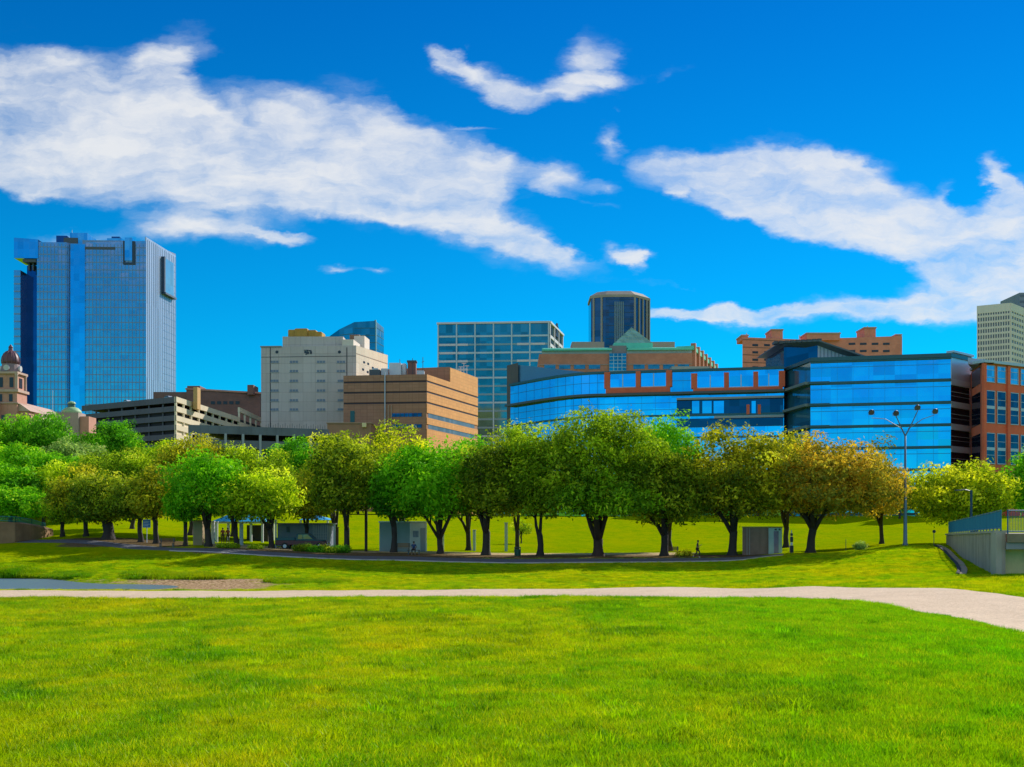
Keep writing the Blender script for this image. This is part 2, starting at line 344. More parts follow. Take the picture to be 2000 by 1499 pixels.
def H(x, y):
    fx = np.clip((np.asarray(x, float)-gx[0])/STEP, 0, len(gx)-1.001); fy = np.clip((np.asarray(y, float)-gy[0])/STEP, 0, len(gy)-1.001)
    ix = fx.astype(int); iy = fy.astype(int); a = fx-ix; b = fy-iy
    r = GZ[iy,ix]*(1-a)*(1-b)+GZ[iy,ix+1]*a*(1-b)+GZ[iy+1,ix]*(1-a)*b+GZ[iy+1,ix+1]*a*b
    return r if r.ndim else float(r)
WATER_Z = -4.42
# path edges by bearing: px, near distance, far distance
NEARP = [(-900,60,70),(0,60,70),(1000,59,70),(1250,56.5,68.5),(1400,53.5,66),(1500,49.5,63),(1600,45,60),(1700,38,56),(1800,32,52),(1900,27.5,46.5),(2000,24,42),(2200,19,35),(2500,15,29)]
PROM = [(-900,134,138.5),(0,127,131),(150,122,126),(250,117,121.5),(350,113.5,117),(500,111.5,114.5),(700,109.5,112.6),(1000,108,111.2),(1300,108,111.2),(1450,108.5,111.5),(1530,111,114)]
def edge(tab, p): 
    a = np.array(tab, float); return np.interp(p, a[:,0], a[:,1]), np.interp(p, a[:,0], a[:,2])
def in_strip(tab, x, y, grow=0.):
    p = 1000 + F*x/np.maximum(y, 6.); n, f = edge(tab, p)
    return (y > n-grow) & (y < f+grow) & (p < tab[-1][0]+1)
# zone masks on the ground sheet
def smooth(a, b, v): 
    q = np.clip((v-a)/(b-a), 0, 1); return q*q*(3-2*q)
def zones(X, Y, Z):
    p = 1000 + F*X/np.maximum(Y, 6.)
    bank = smooth(-4.08, -4.2, Z)*smooth(720, 600, p)*(Y > 73)          # raw earth of the river bank
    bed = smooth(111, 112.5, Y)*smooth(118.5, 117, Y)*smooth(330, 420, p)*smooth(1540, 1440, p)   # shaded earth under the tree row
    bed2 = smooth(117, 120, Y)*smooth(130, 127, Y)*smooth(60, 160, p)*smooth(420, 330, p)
    yard = smooth(117, 118, Y)*smooth(127, 124.5, Y)*smooth(380, 440, p)*smooth(1420, 1300, p)      # pale gravel strip behind the trees
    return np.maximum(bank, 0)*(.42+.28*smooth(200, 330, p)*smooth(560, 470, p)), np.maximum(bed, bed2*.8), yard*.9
def coords(c, far):
    o = [c[-1]]; s = 2.
    while o[-1] < far: o.append(o[-1]+s); s *= 1.35
    i = [c[0]]; s = 2.
    while i[-1] > -far: i.append(i[-1]-s); s *= 1.35
    return np.concatenate([np.array(i[1:][::-1]), c, np.array(o[1:])])
ax = coords(gx, 9000); ay_ = coords(gy, 9000)
AX, AY = np.meshgrid(ax, ay_)
AZ = H(AX, AY)
nx, ny = len(ax), len(ay_)
def grid_mesh(name, X, Y, Z, m, attrs=None, kind='structure', parent=None):
    h, w = X.shape
    me = bpy.data.meshes.new(name); co = np.stack([X, Y, Z], -1).reshape(-1, 3)
    me.vertices.add(h*w); me.vertices.foreach_set('co', co.ravel())
    i = np.arange(h*w).reshape(h, w); q = np.stack([i[:-1,:-1], i[:-1,1:], i[1:,1:], i[1:,:-1]], -1).reshape(-1, 4)
    me.loops.add(q.size); me.loops.foreach_set('vertex_index', q.ravel())
    me.polygons.add(len(q)); me.polygons.foreach_set('loop_start', np.arange(0, q.size, 4)); me.polygons.foreach_set('loop_total', np.full(len(q), 4))
    me.polygons.foreach_set('use_smooth', np.ones(len(q), bool))
    for k, v in (attrs or {}).items():
        a = me.attributes.new(k, 'FLOAT', 'POINT'); a.data.foreach_set('value', v.ravel().astype(np.float32))
    me.update(calc_edges=True); me.materials.append(m)
    o = bpy.data.objects.new(name, me); COL.objects.link(o)
    if kind: o['kind'] = kind
    return o

def grass_color(t, l, far=True):
    """lawn colour from the position: warm dry patches, fresh patches, mown streaks"""
    a = noise(t, pos(t, (1, .6, 1)), .16, 5, .6); b = noise(t, pos(t, (1, .8, 1)), .75, 4, .6, .6); c = noise(t, pos(t), 6.0, 3, .7)
    col = ramp(t, b, [(.30, (.08, .22, .001)), (.44, (.16, .28, .0)), (.56, (.27, .34, .0)), (.70, (.38, .36, .0))])
    col = mixc(t, math_(t, 'MULTIPLY', ramp(t, a, [(.45, (0,0,0)), (.65, (1,1,1))]), .75), col, (.42, .36, .0))
    g = N(t, 'ShaderNodeNewGeometry'); s = N(t, 'ShaderNodeSeparateXYZ'); l.new(g.outputs['Position'], s.inputs[0])
    # fresher, deeper green on the near right of the bank
    k = N(t, 'ShaderNodeMapRange', interpolation_type='SMOOTHSTEP'); l.new(s.outputs[0], k.inputs['Value']); k.inputs['From Min'].default_value = -3; k.inputs['From Max'].default_value = 8
    y = N(t, 'ShaderNodeMapRange', interpolation_type='SMOOTHSTEP'); l.new(s.outputs[1], y.inputs['Value']); y.inputs['From Min'].default_value = 60; y.inputs['From Max'].default_value = 25
    col = mixc(t, math_(t, 'MULTIPLY', math_(t, 'MULTIPLY', k.outputs[0], y.outputs[0]), .75), col, (.09, .30, .004))
    d = N(t, 'ShaderNodeMapRange', interpolation_type='SMOOTHSTEP'); l.new(s.outputs[1], d.inputs['Value']); d.inputs['From Min'].default_value = 85; d.inputs['From Max'].default_value = 125
    col = mixc(t, math_(t, 'MULTIPLY', d.outputs[0], .55), col, (.29, .37, .0))
    col = mixc(t, 1.0, col, (1.12, 1.12, 1), 'MULTIPLY')
    return col, c
m, t, n_, l = nt('lawn grass ground'); M_GROUND = m
b = N(t, 'ShaderNodeBsdfPrincipled'); o = N(t, 'ShaderNodeOutputMaterial'); l.new(b.outputs[0], o.inputs[0])
col, c = grass_color(t, l)
col = mixc(t, math_(t, 'MULTIPLY', ramp(t, c, [(.4, (1,1,1)), (.6, (0,0,0))]), .4), col, (.06, .13, .004))
def att(t, nme):
    return N(t, 'ShaderNodeAttribute', attribute_name=nme).outputs['Fac']
dn = noise(t, pos(t), 1.3, 5, .7); dn2 = noise(t, pos(t), 5., 4, .7)
def zone(t, nme, amt=1.0):
    return math_(t, 'MULTIPLY', math_(t, 'MULTIPLY_ADD', math_(t, 'SUBTRACT', att(t, nme), math_(t, 'SUBTRACT', 1, dn)), 4, .5, clamp=True), amt)
col = mixc(t, zone(t, 'bank'), col, ramp(t, dn2, [(.35, (.06, .05, .015)), (.48, (.36, .22, .11)), (.62, (.72, .50, .30))]))
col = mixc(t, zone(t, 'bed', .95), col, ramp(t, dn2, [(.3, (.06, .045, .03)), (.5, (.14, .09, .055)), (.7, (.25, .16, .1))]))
col = mixc(t, zone(t, 'yard', .95), col, ramp(t, dn2, [(.3, (.48, .33, .15)), (.7, (.72, .54, .34))]))
l.new(col, b.inputs['Base Color']); b.inputs['Roughness'].default_value = .95; b.inputs['Specular IOR Level'].default_value = .0
bp = N(t, 'ShaderNodeBump'); bp.inputs['Strength'].default_value = .6; bp.inputs['Distance'].default_value = .12; l.new(noise(t, pos(t), 3.5, 6, .8), bp.inputs['Height']); l.new(bp.outputs[0], b.inputs['Normal'])
zb, zd, zy = zones(AX, AY, AZ)
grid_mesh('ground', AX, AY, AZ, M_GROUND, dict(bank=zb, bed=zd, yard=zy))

# river
m, t, n_, l = nt('river water'); b = N(t, 'ShaderNodeBsdfPrincipled'); o = N(t, 'ShaderNodeOutputMaterial'); l.new(b.outputs[0], o.inputs[0])
b.inputs['Base Color'].default_value = (.13, .20, .24, 1); b.inputs['Roughness'].default_value = .3; b.inputs['IOR'].default_value = 1.33
bp = N(t, 'ShaderNodeBump'); bp.inputs['Strength'].default_value = .5; bp.inputs['Distance'].default_value = .05; l.new(noise(t, pos(t, (.6, 1.6, 1)), 2.2, 4, .6), bp.inputs['Height']); l.new(bp.outputs[0], b.inputs['Normal'])
xs = np.linspace(-200, -18, 60); tt = np.linspace(0, 1, 8)
WX = np.repeat(xs[None], 8, 0); WY = 72 + 30*tt[:, None] + 0*WX
grid_mesh('river', WX, WY, 0*WX + WATER_Z, m)

def strip_path(name, tab, mat_, p0, p1, n, lift, label=None, cross=9, ragged=.25):
    ps = np.linspace(p0, p1, n); ne, fe = edge(tab, ps)
    u = (ps-1000)/F
    rag = lambda k: ragged*np.convolve(rng.standard_normal(n+8), np.ones(9)/3, 'valid')[:n]
    ne = ne + rag(0); fe = fe + rag(1)
    s = np.linspace(0, 1, cross)[:, None]; Y = ne[None]*(1-s) + fe[None]*s; X = Y*u[None]
    Z = H(X, Y) + lift; Z[0] -= lift+.06; Z[-1] -= lift+.06
    return grid_mesh(name, X, Y, Z, mat_)
def gravel(name, lo, mid, hi):
    m, t, n, l = nt(name); b = N(t, 'ShaderNodeBsdfPrincipled'); o = N(t, 'ShaderNodeOutputMaterial'); l.new(b.outputs[0], o.inputs[0])
    a = noise(t, pos(t), 9, 4, .8); k = noise(t, pos(t), .5, 4, .6)
    v = N(t, 'ShaderNodeTexVoronoi'); v.inputs['Scale'].default_value = 7; l.new(pos(t), v.inputs['Vector'])
    c1 = ramp(t, a, [(.3, lo), (.5, mid), (.72, hi)])
    c1 = mixc(t, math_(t, 'MULTIPLY', ramp(t, k, [(.4, (0,0,0)), (.7, (1,1,1))]), .35), c1, lo)
    c1 = mixc(t, math_(t, 'MULTIPLY', math_(t, 'LESS_THAN', v.outputs['Distance'], .16), .35), c1, (.18, .14, .1))
    l.new(c1, b.inputs['Base Color']); b.inputs['Roughness'].default_value = .95
    bp = N(t, 'ShaderNodeBump'); bp.inputs['Strength'].default_value = .7; bp.inputs['Distance'].default_value = .05; l.new(a, bp.inputs['Height']); l.new(bp.outputs[0], b.inputs['Normal'])
    return m
strip_path('gravel_path', NEARP, gravel('pale crushed gravel', (.48, .33, .19), (.74, .53, .34), (.90, .72, .50)), -700, 2480, 360, .05, cross=14)
strip_path('tarmac_path', PROM, gravel('worn tarmac', (.07, .07, .085), (.11, .11, .13), (.17, .165, .175)), -700, 1530, 260, .05, ragged=.08)
# pale kerb line along the river side of the tarmac path
kt = [(a, b_-.28, b_) for a, b_, c_ in PROM]
strip_path('path_edging', kt, plain('concrete edging', (.55, .5, .45)), 330, 1530, 200, .09, cross=3, ragged=.02)

# ---------------------------------------------------------------- grass blades (nobody could count them: one scattered object)
def tuft_mesh(name, nb, rad, h, w, seed, m):
    r = np.random.default_rng(seed); V = []; Fs = []
    for _ in range(nb):
        a = r.uniform(0, 6.283); q = rad*math.sqrt(r.uniform()); bx, by = q*math.cos(a), q*math.sin(a)
        hh = h*r.uniform(.5, 1.15); d = r.uniform(0, 6.283); ln = hh*r.uniform(.15, .8); fa = r.uniform(0, 3.1416)
        wx, wy = w*math.cos(fa)/2, w*math.sin(fa)/2; lx, ly = ln*math.cos(d), ln*math.sin(d); i = len(V)
        V += [(bx-wx, by-wy, -.02), (bx+wx, by+wy, -.02), (bx+lx*.4+wx*.7, by+ly*.4+wy*.7, hh*.6), (bx+lx*.4-wx*.7, by+ly*.4-wy*.7, hh*.6), (bx+lx, by+ly, hh)]
        Fs += [(i, i+1, i+2, i+3), (i+3, i+2, i+4)]
    me = bpy.data.meshes.new(name); me.from_pydata(V, [], Fs); me.materials.append(m); return bpy.data.objects.new(name, me)
def blade_mat(name, tintc, amt):
    m, t, n, l = nt(name); o = N(t, 'ShaderNodeOutputMaterial')
    col, c = grass_color(t, l); col = mixc(t, amt, col, tintc); oi = N(t, 'ShaderNodeObjectInfo')
    col = mixc(t, 1.0, col, ramp(t, oi.outputs['Random'], [(0, (.5, .58, .5)), (.3, (.86, .9, .8)), (.65, (1.05, 1.05, 1)), (.88, (1.25, 1.2, 1.2)), (1, (1.45, 1.38, 2.0))]), 'MULTIPLY')
    d = N(t, 'ShaderNodeBsdfDiffuse'); tr = N(t, 'ShaderNodeBsdfTranslucent'); mx = N(t, 'ShaderNodeMixShader'); mx.inputs[0].default_value = .42
    gl = N(t, 'ShaderNodeBsdfGlossy'); gl.inputs['Roughness'].default_value = .45; gl.inputs['Color'].default_value = (.6, .7, .5, 1); m2 = N(t, 'ShaderNodeMixShader'); m2.inputs[0].default_value = .015
    l.new(mixc(t, 1.0, col, (1.55, 1.45, .2), 'MULTIPLY'), d.inputs['Color']); l.new(mixc(t, 1.0, col, (2.05, 1.9, .2), 'MULTIPLY'), tr.inputs['Color'])
    l.new(d.outputs[0], mx.inputs[1]); l.new(tr.outputs[0], mx.inputs[2]); l.new(mx.outputs[0], m2.inputs[1]); l.new(gl.outputs[0], m2.inputs[2]); l.new(m2.outputs[0], o.inputs[0]); return m
BM = [blade_mat('grass blade fresh', (.10, .30, .005), .25), blade_mat('grass blade mid', (.2, .36, .005), .25), blade_mat('grass blade dry', (.42, .36, .05), .4), blade_mat('grass blade deep', (.04, .19, .004), .5)]
tufts = bpy.data.collections.new('grass tufts')
for i, (nb, rad, h, w, mi) in enumerate([(84,.25,.058,.0075,0),(84,.27,.052,.008,1),(76,.25,.068,.0075,0),(80,.25,.056,.008,1),(50,.22,.085,.007,2),(84,.2,.085,.011,3),(50,.13,.11,.013,0)]):
    tufts.objects.link(tuft_mesh('grass_tuft_%d' % i, nb, rad, h, w, 40+i, BM[mi]))
def scatter(n, y0, y1, ulim, smin, smax, powr=1.0):
    y = y0 + (y1-y0)*rng.uniform(size=n)**powr; u = rng.uniform(-ulim, ulim, n); x = u*y*1.0 + rng.uniform(-1.5, 1.5, n)
    s = rng.uniform(smin, smax, n); return x, y, s
parts_ = [scatter(22000, 4.5, 15, .52, .5, 1.15, .8), scatter(60000, 13, 36, .52, .55, 1.25, .62), scatter(16000, 34, 72, .55, 1.0, 1.7), scatter(24000, 71, 112, .52, 1.0, 1.6)]
fr_p = rng.uniform(-60, 1000, 7000); fr_keep = np.sin(fr_p*.05)+np.sin(fr_p*.021+1); fr_y = np.interp(fr_p, [0,200,400,650,1000], [99.5,94,91.3,86.5,83]) + rng.normal(0, .8, 7000); fr_w = np.interp(fr_p, [0, 560, 700, 1000], [1, 1, .35, .25])*rng.uniform(.5, 1.2, 7000)*np.clip(.75+.35*fr_keep, .25, 1.3); parts_.append(((fr_p-1000)/F*fr_y, fr_y, 2.7*fr_w+.6))
n_fringe = 7000
X = np.concatenate([p[0] for p in parts_]); Y = np.concatenate([p[1] for p in parts_]); S = np.concatenate([p[2] for p in parts_])
Z = H(X, Y)
zb_, zd_, zy_ = zones(X, Y, Z)
P_ = 1000 + F*X/np.maximum(Y, 6)
ok = ~in_strip(NEARP, X, Y, -.25) & ~in_strip(PROM, X, Y, .1) & (Z > WATER_Z+.12) & (np.maximum(zb_*1.2-.25, np.maximum(zd_, zy_)) < .35) 
X, Y, Z, S = X[ok], Y[ok], Z[ok], S[ok]
cgr = blur(rng.standard_normal((200, 200)), 2); cgr /= cgr.std()
clump = cgr[(np.abs(Y*2.2).astype(int)) % 200, (np.abs(X*2.2+37).astype(int)) % 200]*.45
kind_i = rng.choice(4, len(X)); kind_i = np.where(rng.uniform(size=len(X)) < .11, 4, kind_i); kind_i = np.where((clump > .7) & (rng.uniform(size=len(X)) < .4), 5, kind_i)
kind_i = np.where(rng.uniform(size=len(X)) < .035, 6, kind_i); kind_i = np.where(S > 1.9, 5, kind_i); S = S*(1 + .25*np.clip(clump, 0, 1))
me = bpy.data.meshes.new('grass'); me.vertices.add(len(X)); me.vertices.foreach_set('co', np.stack([X, Y, Z], -1).ravel())
for nme, typ, dat in (('scl', 'FLOAT', S), ('rotz', 'FLOAT', rng.uniform(0, 6.283, len(X))), ('pick', 'INT', kind_i)):
    a = me.attributes.new(nme, typ, 'POINT'); a.data.foreach_set('value', dat.astype(np.float32 if typ == 'FLOAT' else np.int32))
go = bpy.data.objects.new('grass', me); COL.objects.link(go); tag(go, 'short lawn grass blades covering the near bank and the park lawn', 'grass', kind='stuff')
ng = bpy.data.node_groups.new('grass scatter', 'GeometryNodeTree')
ng.interface.new_socket('Geometry', in_out='INPUT', socket_type='NodeSocketGeometry'); ng.interface.new_socket('Geometry', in_out='OUTPUT', socket_type='NodeSocketGeometry')
gi = ng.nodes.new('NodeGroupInput'); gO = ng.nodes.new('NodeGroupOutput'); ip = ng.nodes.new('GeometryNodeInstanceOnPoints'); ci = ng.nodes.new('GeometryNodeCollectionInfo')
ci.inputs['Collection'].default_value = tufts; ci.inputs['Separate Children'].default_value = True; ci.inputs['Reset Children'].default_value = True
def named(nme, dt):
    a = ng.nodes.new('GeometryNodeInputNamedAttribute'); a.data_type = dt; a.inputs['Name'].default_value = nme; return a.outputs['Attribute']
cr = ng.nodes.new('ShaderNodeCombineXYZ'); ng.links.new(named('rotz', 'FLOAT'), cr.inputs[2])
ng.links.new(gi.outputs[0], ip.inputs['Points']); ng.links.new(ci.outputs[0], ip.inputs['Instance']); ip.inputs['Pick Instance'].default_value = True
ng.links.new(named('pick', 'INT'), ip.inputs['Instance Index']); ng.links.new(cr.outputs[0], ip.inputs['Rotation']); ng.links.new(named('scl', 'FLOAT'), ip.inputs['Scale'])
ng.links.new(ip.outputs[0], gO.inputs[0])
md = go.modifiers.new('scatter', 'NODES'); md.node_group = ng
# ---------------------------------------------------------------- trees
def leaf_mat(name, stops, trans=.38, gain=3.15):
    m, t, n, l = nt(name); o = N(t, 'ShaderNodeOutputMaterial')
    a = N(t, 'ShaderNodeAttribute', attribute_name='tone')
    col = ramp(t, a.outputs['Fac'], [(p, tuple(min(.92, x*gain) for x in c)) for p, c in stops])
    big = noise(t, pos(t), .22, 3, .5)
    col = mixc(t, math_(t, 'MULTIPLY', ramp(t, big, [(.45, (0,0,0)), (.7, (1,1,1))]), .4), col, tuple(x*gain*.6 for x in stops[1][1]))
    d = N(t, 'ShaderNodeBsdfDiffuse'); tr = N(t, 'ShaderNodeBsdfTranslucent'); mx = N(t, 'ShaderNodeMixShader'); mx.inputs[0].default_value = trans
    l.new(col, d.inputs['Color']); l.new(mixc(t, 1.0, col, (1.3, 1.3, .8), 'MULTIPLY'), tr.inputs['Color'])
    gl = N(t, 'ShaderNodeBsdfGlossy'); gl.inputs['Roughness'].default_value = .5; m2 = N(t, 'ShaderNodeMixShader'); m2.inputs[0].default_value = .008
    l.new(d.outputs[0], mx.inputs[1]); l.new(tr.outputs[0], mx.inputs[2]); l.new(mx.outputs[0], m2.inputs[1]); l.new(gl.outputs[0], m2.inputs[2]); l.new(m2.outputs[0], o.inputs[0]); return m
LEAF = dict(
 green=leaf_mat('vivid green leaves', [(0,(.02,.07,.002)),(.4,(.055,.17,.003)),(.75,(.11,.24,.004)),(1,(.24,.36,.01))]),
 olive=leaf_mat('olive green leaves', [(0,(.022,.045,.002)),(.4,(.075,.12,.004)),(.75,(.20,.26,.006)),(1,(.40,.41,.02))]),
 gold=leaf_mat('golden olive leaves', [(0,(.025,.04,.003)),(.35,(.09,.105,.005)),(.7,(.25,.22,.007)),(1,(.46,.33,.015))]),
 rust=leaf_mat('orange brown leaves', [(0,(.04,.05,.008)),(.35,(.12,.115,.010)),(.65,(.27,.17,.012)),(1,(.42,.21,.02))]),
 dark=leaf_mat('dark green leaves', [(0,(.014,.028,.002)),(.4,(.055,.085,.004)),(.75,(.16,.19,.006)),(1,(.36,.34,.02))]),
 lime=leaf_mat('yellow green leaves', [(0,(.04,.075,.003)),(.4,(.12,.18,.004)),(.75,(.25,.30,.006)),(1,(.42,.42,.02))], .5),
 forest=leaf_mat('deep green leaves', [(0,(.012,.045,.003)),(.4,(.035,.12,.004)),(.75,(.08,.22,.006)),(1,(.17,.33,.012))]),
 mix=leaf_mat('golden green leaves', [(0,(.035,.06,.002)),(.4,(.12,.16,.004)),(.75,(.28,.27,.006)),(1,(.44,.36,.02))], .5),
 mid=leaf_mat('mid green leaves', [(0,(.015,.04,.002)),(.4,(.06,.13,.004)),(.75,(.15,.25,.005)),(1,(.30,.38,.015))]),
 pale=leaf_mat('greyish green leaves', [(0,(.035,.06,.012)),(.4,(.09,.14,.03)),(.75,(.17,.24,.06)),(1,(.30,.34,.12))]))
M_BARK = wall('tree bark', (.05, .036, .03), var=.5, scale=1.5, streak=.5, bump=.6, dark=.4)
M_BARK_R = wall('reddish tree bark', (.085, .04, .03), var=.5, scale=1.5, streak=.5, bump=.6, dark=.4)

def crown_mesh(name, a, b, h, seed, leaf=.36, dens=1.0, flat=.35, ragged=.16, droop=0., lobes=7, hole=.12, arch=False):
    """a crown a x b (half widths) by h high, its base at z 0: clumps of leaves on an uneven, lobed shell and inside it"""
    r = np.random.default_rng(seed)
    area = 4*math.pi*((a*b)**1.6/1+ (a*h/2)**1.6*2)**(1/1.6)/3**(1/1.6)
    nc = int(max(30, area/1.25*dens)); cz = h*(.5-flat*.12)
    ph = r.uniform(0, 6.283, 8)
    C = []; RR = []
    ld = r.normal(size=(lobes, 3)); ld[:, 2] = np.abs(ld[:, 2])*.9-.15; ld /= np.linalg.norm(ld, axis=1)[:, None]; la = r.uniform(.14, .40, lobes)
    while len(C) < nc:
        d = r.normal(size=3); d /= np.linalg.norm(d)
        q = r.uniform(.12, 1)**.45
        k = .93 - ragged*.5 + sum(la[i]*max(0, d@ld[i]-.72)/.28 for i in range(lobes))*.8 - .15*abs(math.sin(2.3*math.atan2(d[1], d[0])+ph[0]))*(d[2] < .4)
        k = min(k, 1.06) + r.normal()*ragged*.35
        x, y, z = d*q*k
        if z < 0: z *= (1-flat)
        rad = r.uniform(.75, 1.45)*min(1, (a+h)/12+.25)
        zz_ = cz + z*(h-cz if z > 0 else cz)
        if arch and zz_ < h*.30 and math.hypot(x, y) < .62*(1-zz_/(h*.45)): continue
        C.append((x*(a-rad*.25), y*(b-rad*.3), cz + z*(h-cz if z > 0 else cz) * (1 - rad*.2/h))); RR.append(rad)
    C = np.array(C); RR = np.array(RR)
    if hole: 
        keep = r.uniform(size=len(C)) > hole; C = C[keep]; RR = RR[keep]
    per = (RR**2*92*(.3/leaf)**2*1.05).astype(int)+14
    idx = np.repeat(np.arange(len(C)), per); n = len(idx)
    d = r.normal(size=(n, 3)); d /= np.linalg.norm(d, axis=1)[:, None]
    rr = RR[idx]*r.uniform(.25, 1.08, n)**.5; st = 1 + .35*(r.uniform(size=n) < .12)
    Pp = C[idx] + d*(rr*st)[:, None]*np.array([1.05, 1.05, .78]); Pp[:, 2] -= droop*np.abs(r.normal(size=n))*RR[idx]
    # leaf sprays: four-cornered, turned mostly outward and up
    nrm = d*.8 + r.normal(size=(n, 3))*.65 + np.array([0, 0, .35]); nrm /= np.linalg.norm(nrm, axis=1)[:, None]
    ref = r.normal(size=(n, 3)); t1 = np.cross(nrm, ref); t1 /= np.linalg.norm(t1, axis=1)[:, None]; t2 = np.cross(nrm, t1)
    s = leaf*r.uniform(.55, 1.25, n)[:, None]; w = s*r.uniform(.35, .6, n)[:, None]
    V = np.stack([Pp - t1*s*.55, Pp - t2*w*.5 + nrm*s*.08, Pp + t1*s*.55, Pp + t2*w*.5 + nrm*s*.08], 1).reshape(-1, 3)
    ct = np.clip(r.normal(.47, .21, len(C)), 0, 1); hue = ct[idx] + r.normal(0, .09, n) + .10*(d[:, 2])
    tone = np.repeat(np.clip(hue, 0, 1), 4).astype(np.float32)
    me = bpy.data.meshes.new(name); me.vertices.add(n*4); me.vertices.foreach_set('co', V.ravel())
    me.loops.add(n*4); me.loops.foreach_set('vertex_index', np.arange(n*4)); me.polygons.add(n)
    me.polygons.foreach_set('loop_start', np.arange(0, n*4, 4)); me.polygons.foreach_set('loop_total', np.full(n, 4))
    at_ = me.attributes.new('tone', 'FLOAT', 'POINT'); at_.data.foreach_set('value', tone)
    me.update(calc_edges=True); me.materials.append(M_BARK)
    return me, C
def trunk_mesh(name, H0, a, h, C, seed, r0=.42, fork=2.4, limbs=4, lean=0.):
    """root flare, trunk, forking limbs and boughs that reach the leaf clumps; crown base at H0"""
    r = np.random.default_rng(seed+500); mb = MB()
    fz = min(fork, H0+h*.2); fx = lean*.5
    mb.tube([(0,0,-.3),(0,0,.05),(.02,0,.45),(fx*.5+r.normal()*.06, r.normal()*.06, fz*.55),(fx, 0, fz),(fx, 0, fz+.3),(fx, 0, fz+.6)], [r0*1.7, r0*1.4, r0*1.05, r0*.92, r0*.95, r0*.7, r0*.3], 10)
    order = C[r.permutation(len(C))]; used = 0
    for i in range(limbs):
        ang = 2*math.pi*(i+r.uniform(-.25, .25))/limbs + (.5 if limbs % 2 else 0); out = a*r.uniform(.45, .72); zt = H0 + h*r.uniform(.35, .7)
        if i == 0: ang += .4; out *= .35; zt = H0+h*.8
        ex, ey = fx+out*math.cos(ang), out*math.sin(ang)*.9
        pts = [Vector((fx, 0, fz-.45)), Vector((fx+out*.22*math.cos(ang), out*.2*math.sin(ang), fz+(zt-fz)*.22)), Vector((fx+out*.55*math.cos(ang)+r.normal()*.2, out*.5*math.sin(ang)+r.normal()*.2, fz+(zt-fz)*.55)), Vector((ex, ey, zt))]
        rr = r0*r.uniform(.58, .74); mb.tube(pts, [rr, rr*.82, rr*.5, rr*.15], 7)
        for k in range(5):
            f = r.uniform(.3, .95); j = min(2, int(f*3)); fp = pts[j].lerp(pts[j+1], f*3-j)
            near = order[(used*3) % len(order):(used*3) % len(order)+14]; used += 1
            if not len(near): continue
            tgt = Vector(near[np.argmin(np.linalg.norm(near+np.array([0,0,H0])-np.array(fp), axis=1))]) + Vector((0, 0, H0))
            if tgt.z < fp.z-.5: tgt.z = fp.z + .3
            mid = fp.lerp(tgt, .5) + Vector((r.normal()*.2, r.normal()*.2, .25)); b0 = rr*(1-f)*.55+.05
            mb.tube([fp, mid, tgt], [b0, b0*.6, b0*.2], 5)
    return mb
def put_tree(name, label, cat, px, Y, l, r_, top, bot, pal, seed, group=None, base=None, fork=2.3, limbs=4, r0=.42, depth=.92, leaf=.36, dens=1.0, bark=None, droop=0., hole=.12, flat=.35, cz_extra=0):
    x = xp(px, Y); gz = H(x, Y) if base is None else base
    rt = thing(name, label, cat, (x, Y, gz), group); r0 = r0*.86
    a = (r_-l)/2*Y/F*1.11; zt = zp(top-3, Y); zb = max(gz+.9, zp(bot+22, Y)); leaf *= 1.12; h = zt-zb; cx = xp((l+r_)/2, Y)-x
    me, C = crown_mesh('crown', a, a*depth, h, seed, leaf, dens, droop=droop, hole=hole, flat=flat, arch=Y < 127 and px > 340)
    cr = bpy.data.objects.new('crown', me); COL.objects.link(cr); cr.parent = rt; cr.location = (cx, 0, zb-gz)
    cr.material_slots[0].link = 'OBJECT'; cr.material_slots[0].material = LEAF[pal]
    C2 = C + np.array([cx, 0, 0])
    mb = trunk_mesh('trunk', zb-gz, a, h, C2, seed, r0, min(fork, max(1.2, zb-gz+.8)), limbs, lean=max(-1.5, min(1.5, cx*.3)))
    tk = mb.build('trunk', bark or M_BARK, None, smooth=True); tk.parent = rt
    return rt
def copy_tree(rt, label, px, Y, s, rot, pal, group, sz=None, base=None):
    c = rt.copy(); COL.objects.link(c); x = xp(px, Y); c.location = (x, Y, H(x, Y) if base is None else base)
    c.rotation_euler = (0, 0, rot); c.scale = (s, s, sz or s); c['label'] = label
    if group: c['group'] = group
    for ch in list(rt.children):
        k = ch.copy(); COL.objects.link(k); k.parent = c
        if k.name.startswith('crown'): k.material_slots[0].link = 'OBJECT'; k.material_slots[0].material = LEAF[pal]
    return c
G1 = 'shade trees in the row along the path'
put_tree('shade_tree', 'spreading orange brown tree at the right end of the row, beside the metal kiosk', 'tree', 1583,115,1488,1757,858,1022,'rust',1,G1,r0=.5,limbs=5,dens=1.1,fork=3.0)
put_tree('shade_tree', 'broad golden olive tree standing just left of the metal kiosk', 'tree', 1430,115.5,1338,1560,836,1032,'gold',2,G1,r0=.5,fork=2.6,limbs=4,dens=1.15,hole=.05)
put_tree('shade_tree', 'dark leaved tree with a lower crown beside the picnic bench, left of the runner', 'tree', 1297,115.5,1218,1392,880,1035,'dark',3,G1,r0=.45,fork=3.0,limbs=3,dens=1.15,hole=.05)
T4 = put_tree('shade_tree', 'tallest tree of the row, with three low forking limbs', 'tree', 1168,115.5,1052,1288,792,1042,'olive',4,G1,r0=.6,fork=1.7,limbs=5,dens=1.15,hole=.06,bark=M_BARK_R)
_me, _C = crown_mesh('lower_foliage', 5.6, 3.4, 6.6, 777, .40, .7, arch=True, hole=.3)
_o = bpy.data.objects.new('lower_foliage', _me); COL.objects.link(_o); _o.parent = T4; _o.location = (.9, -3.6, 2.6)
_o.material_slots[0].link = 'OBJECT'; _o.material_slots[0].material = LEAF['mid']
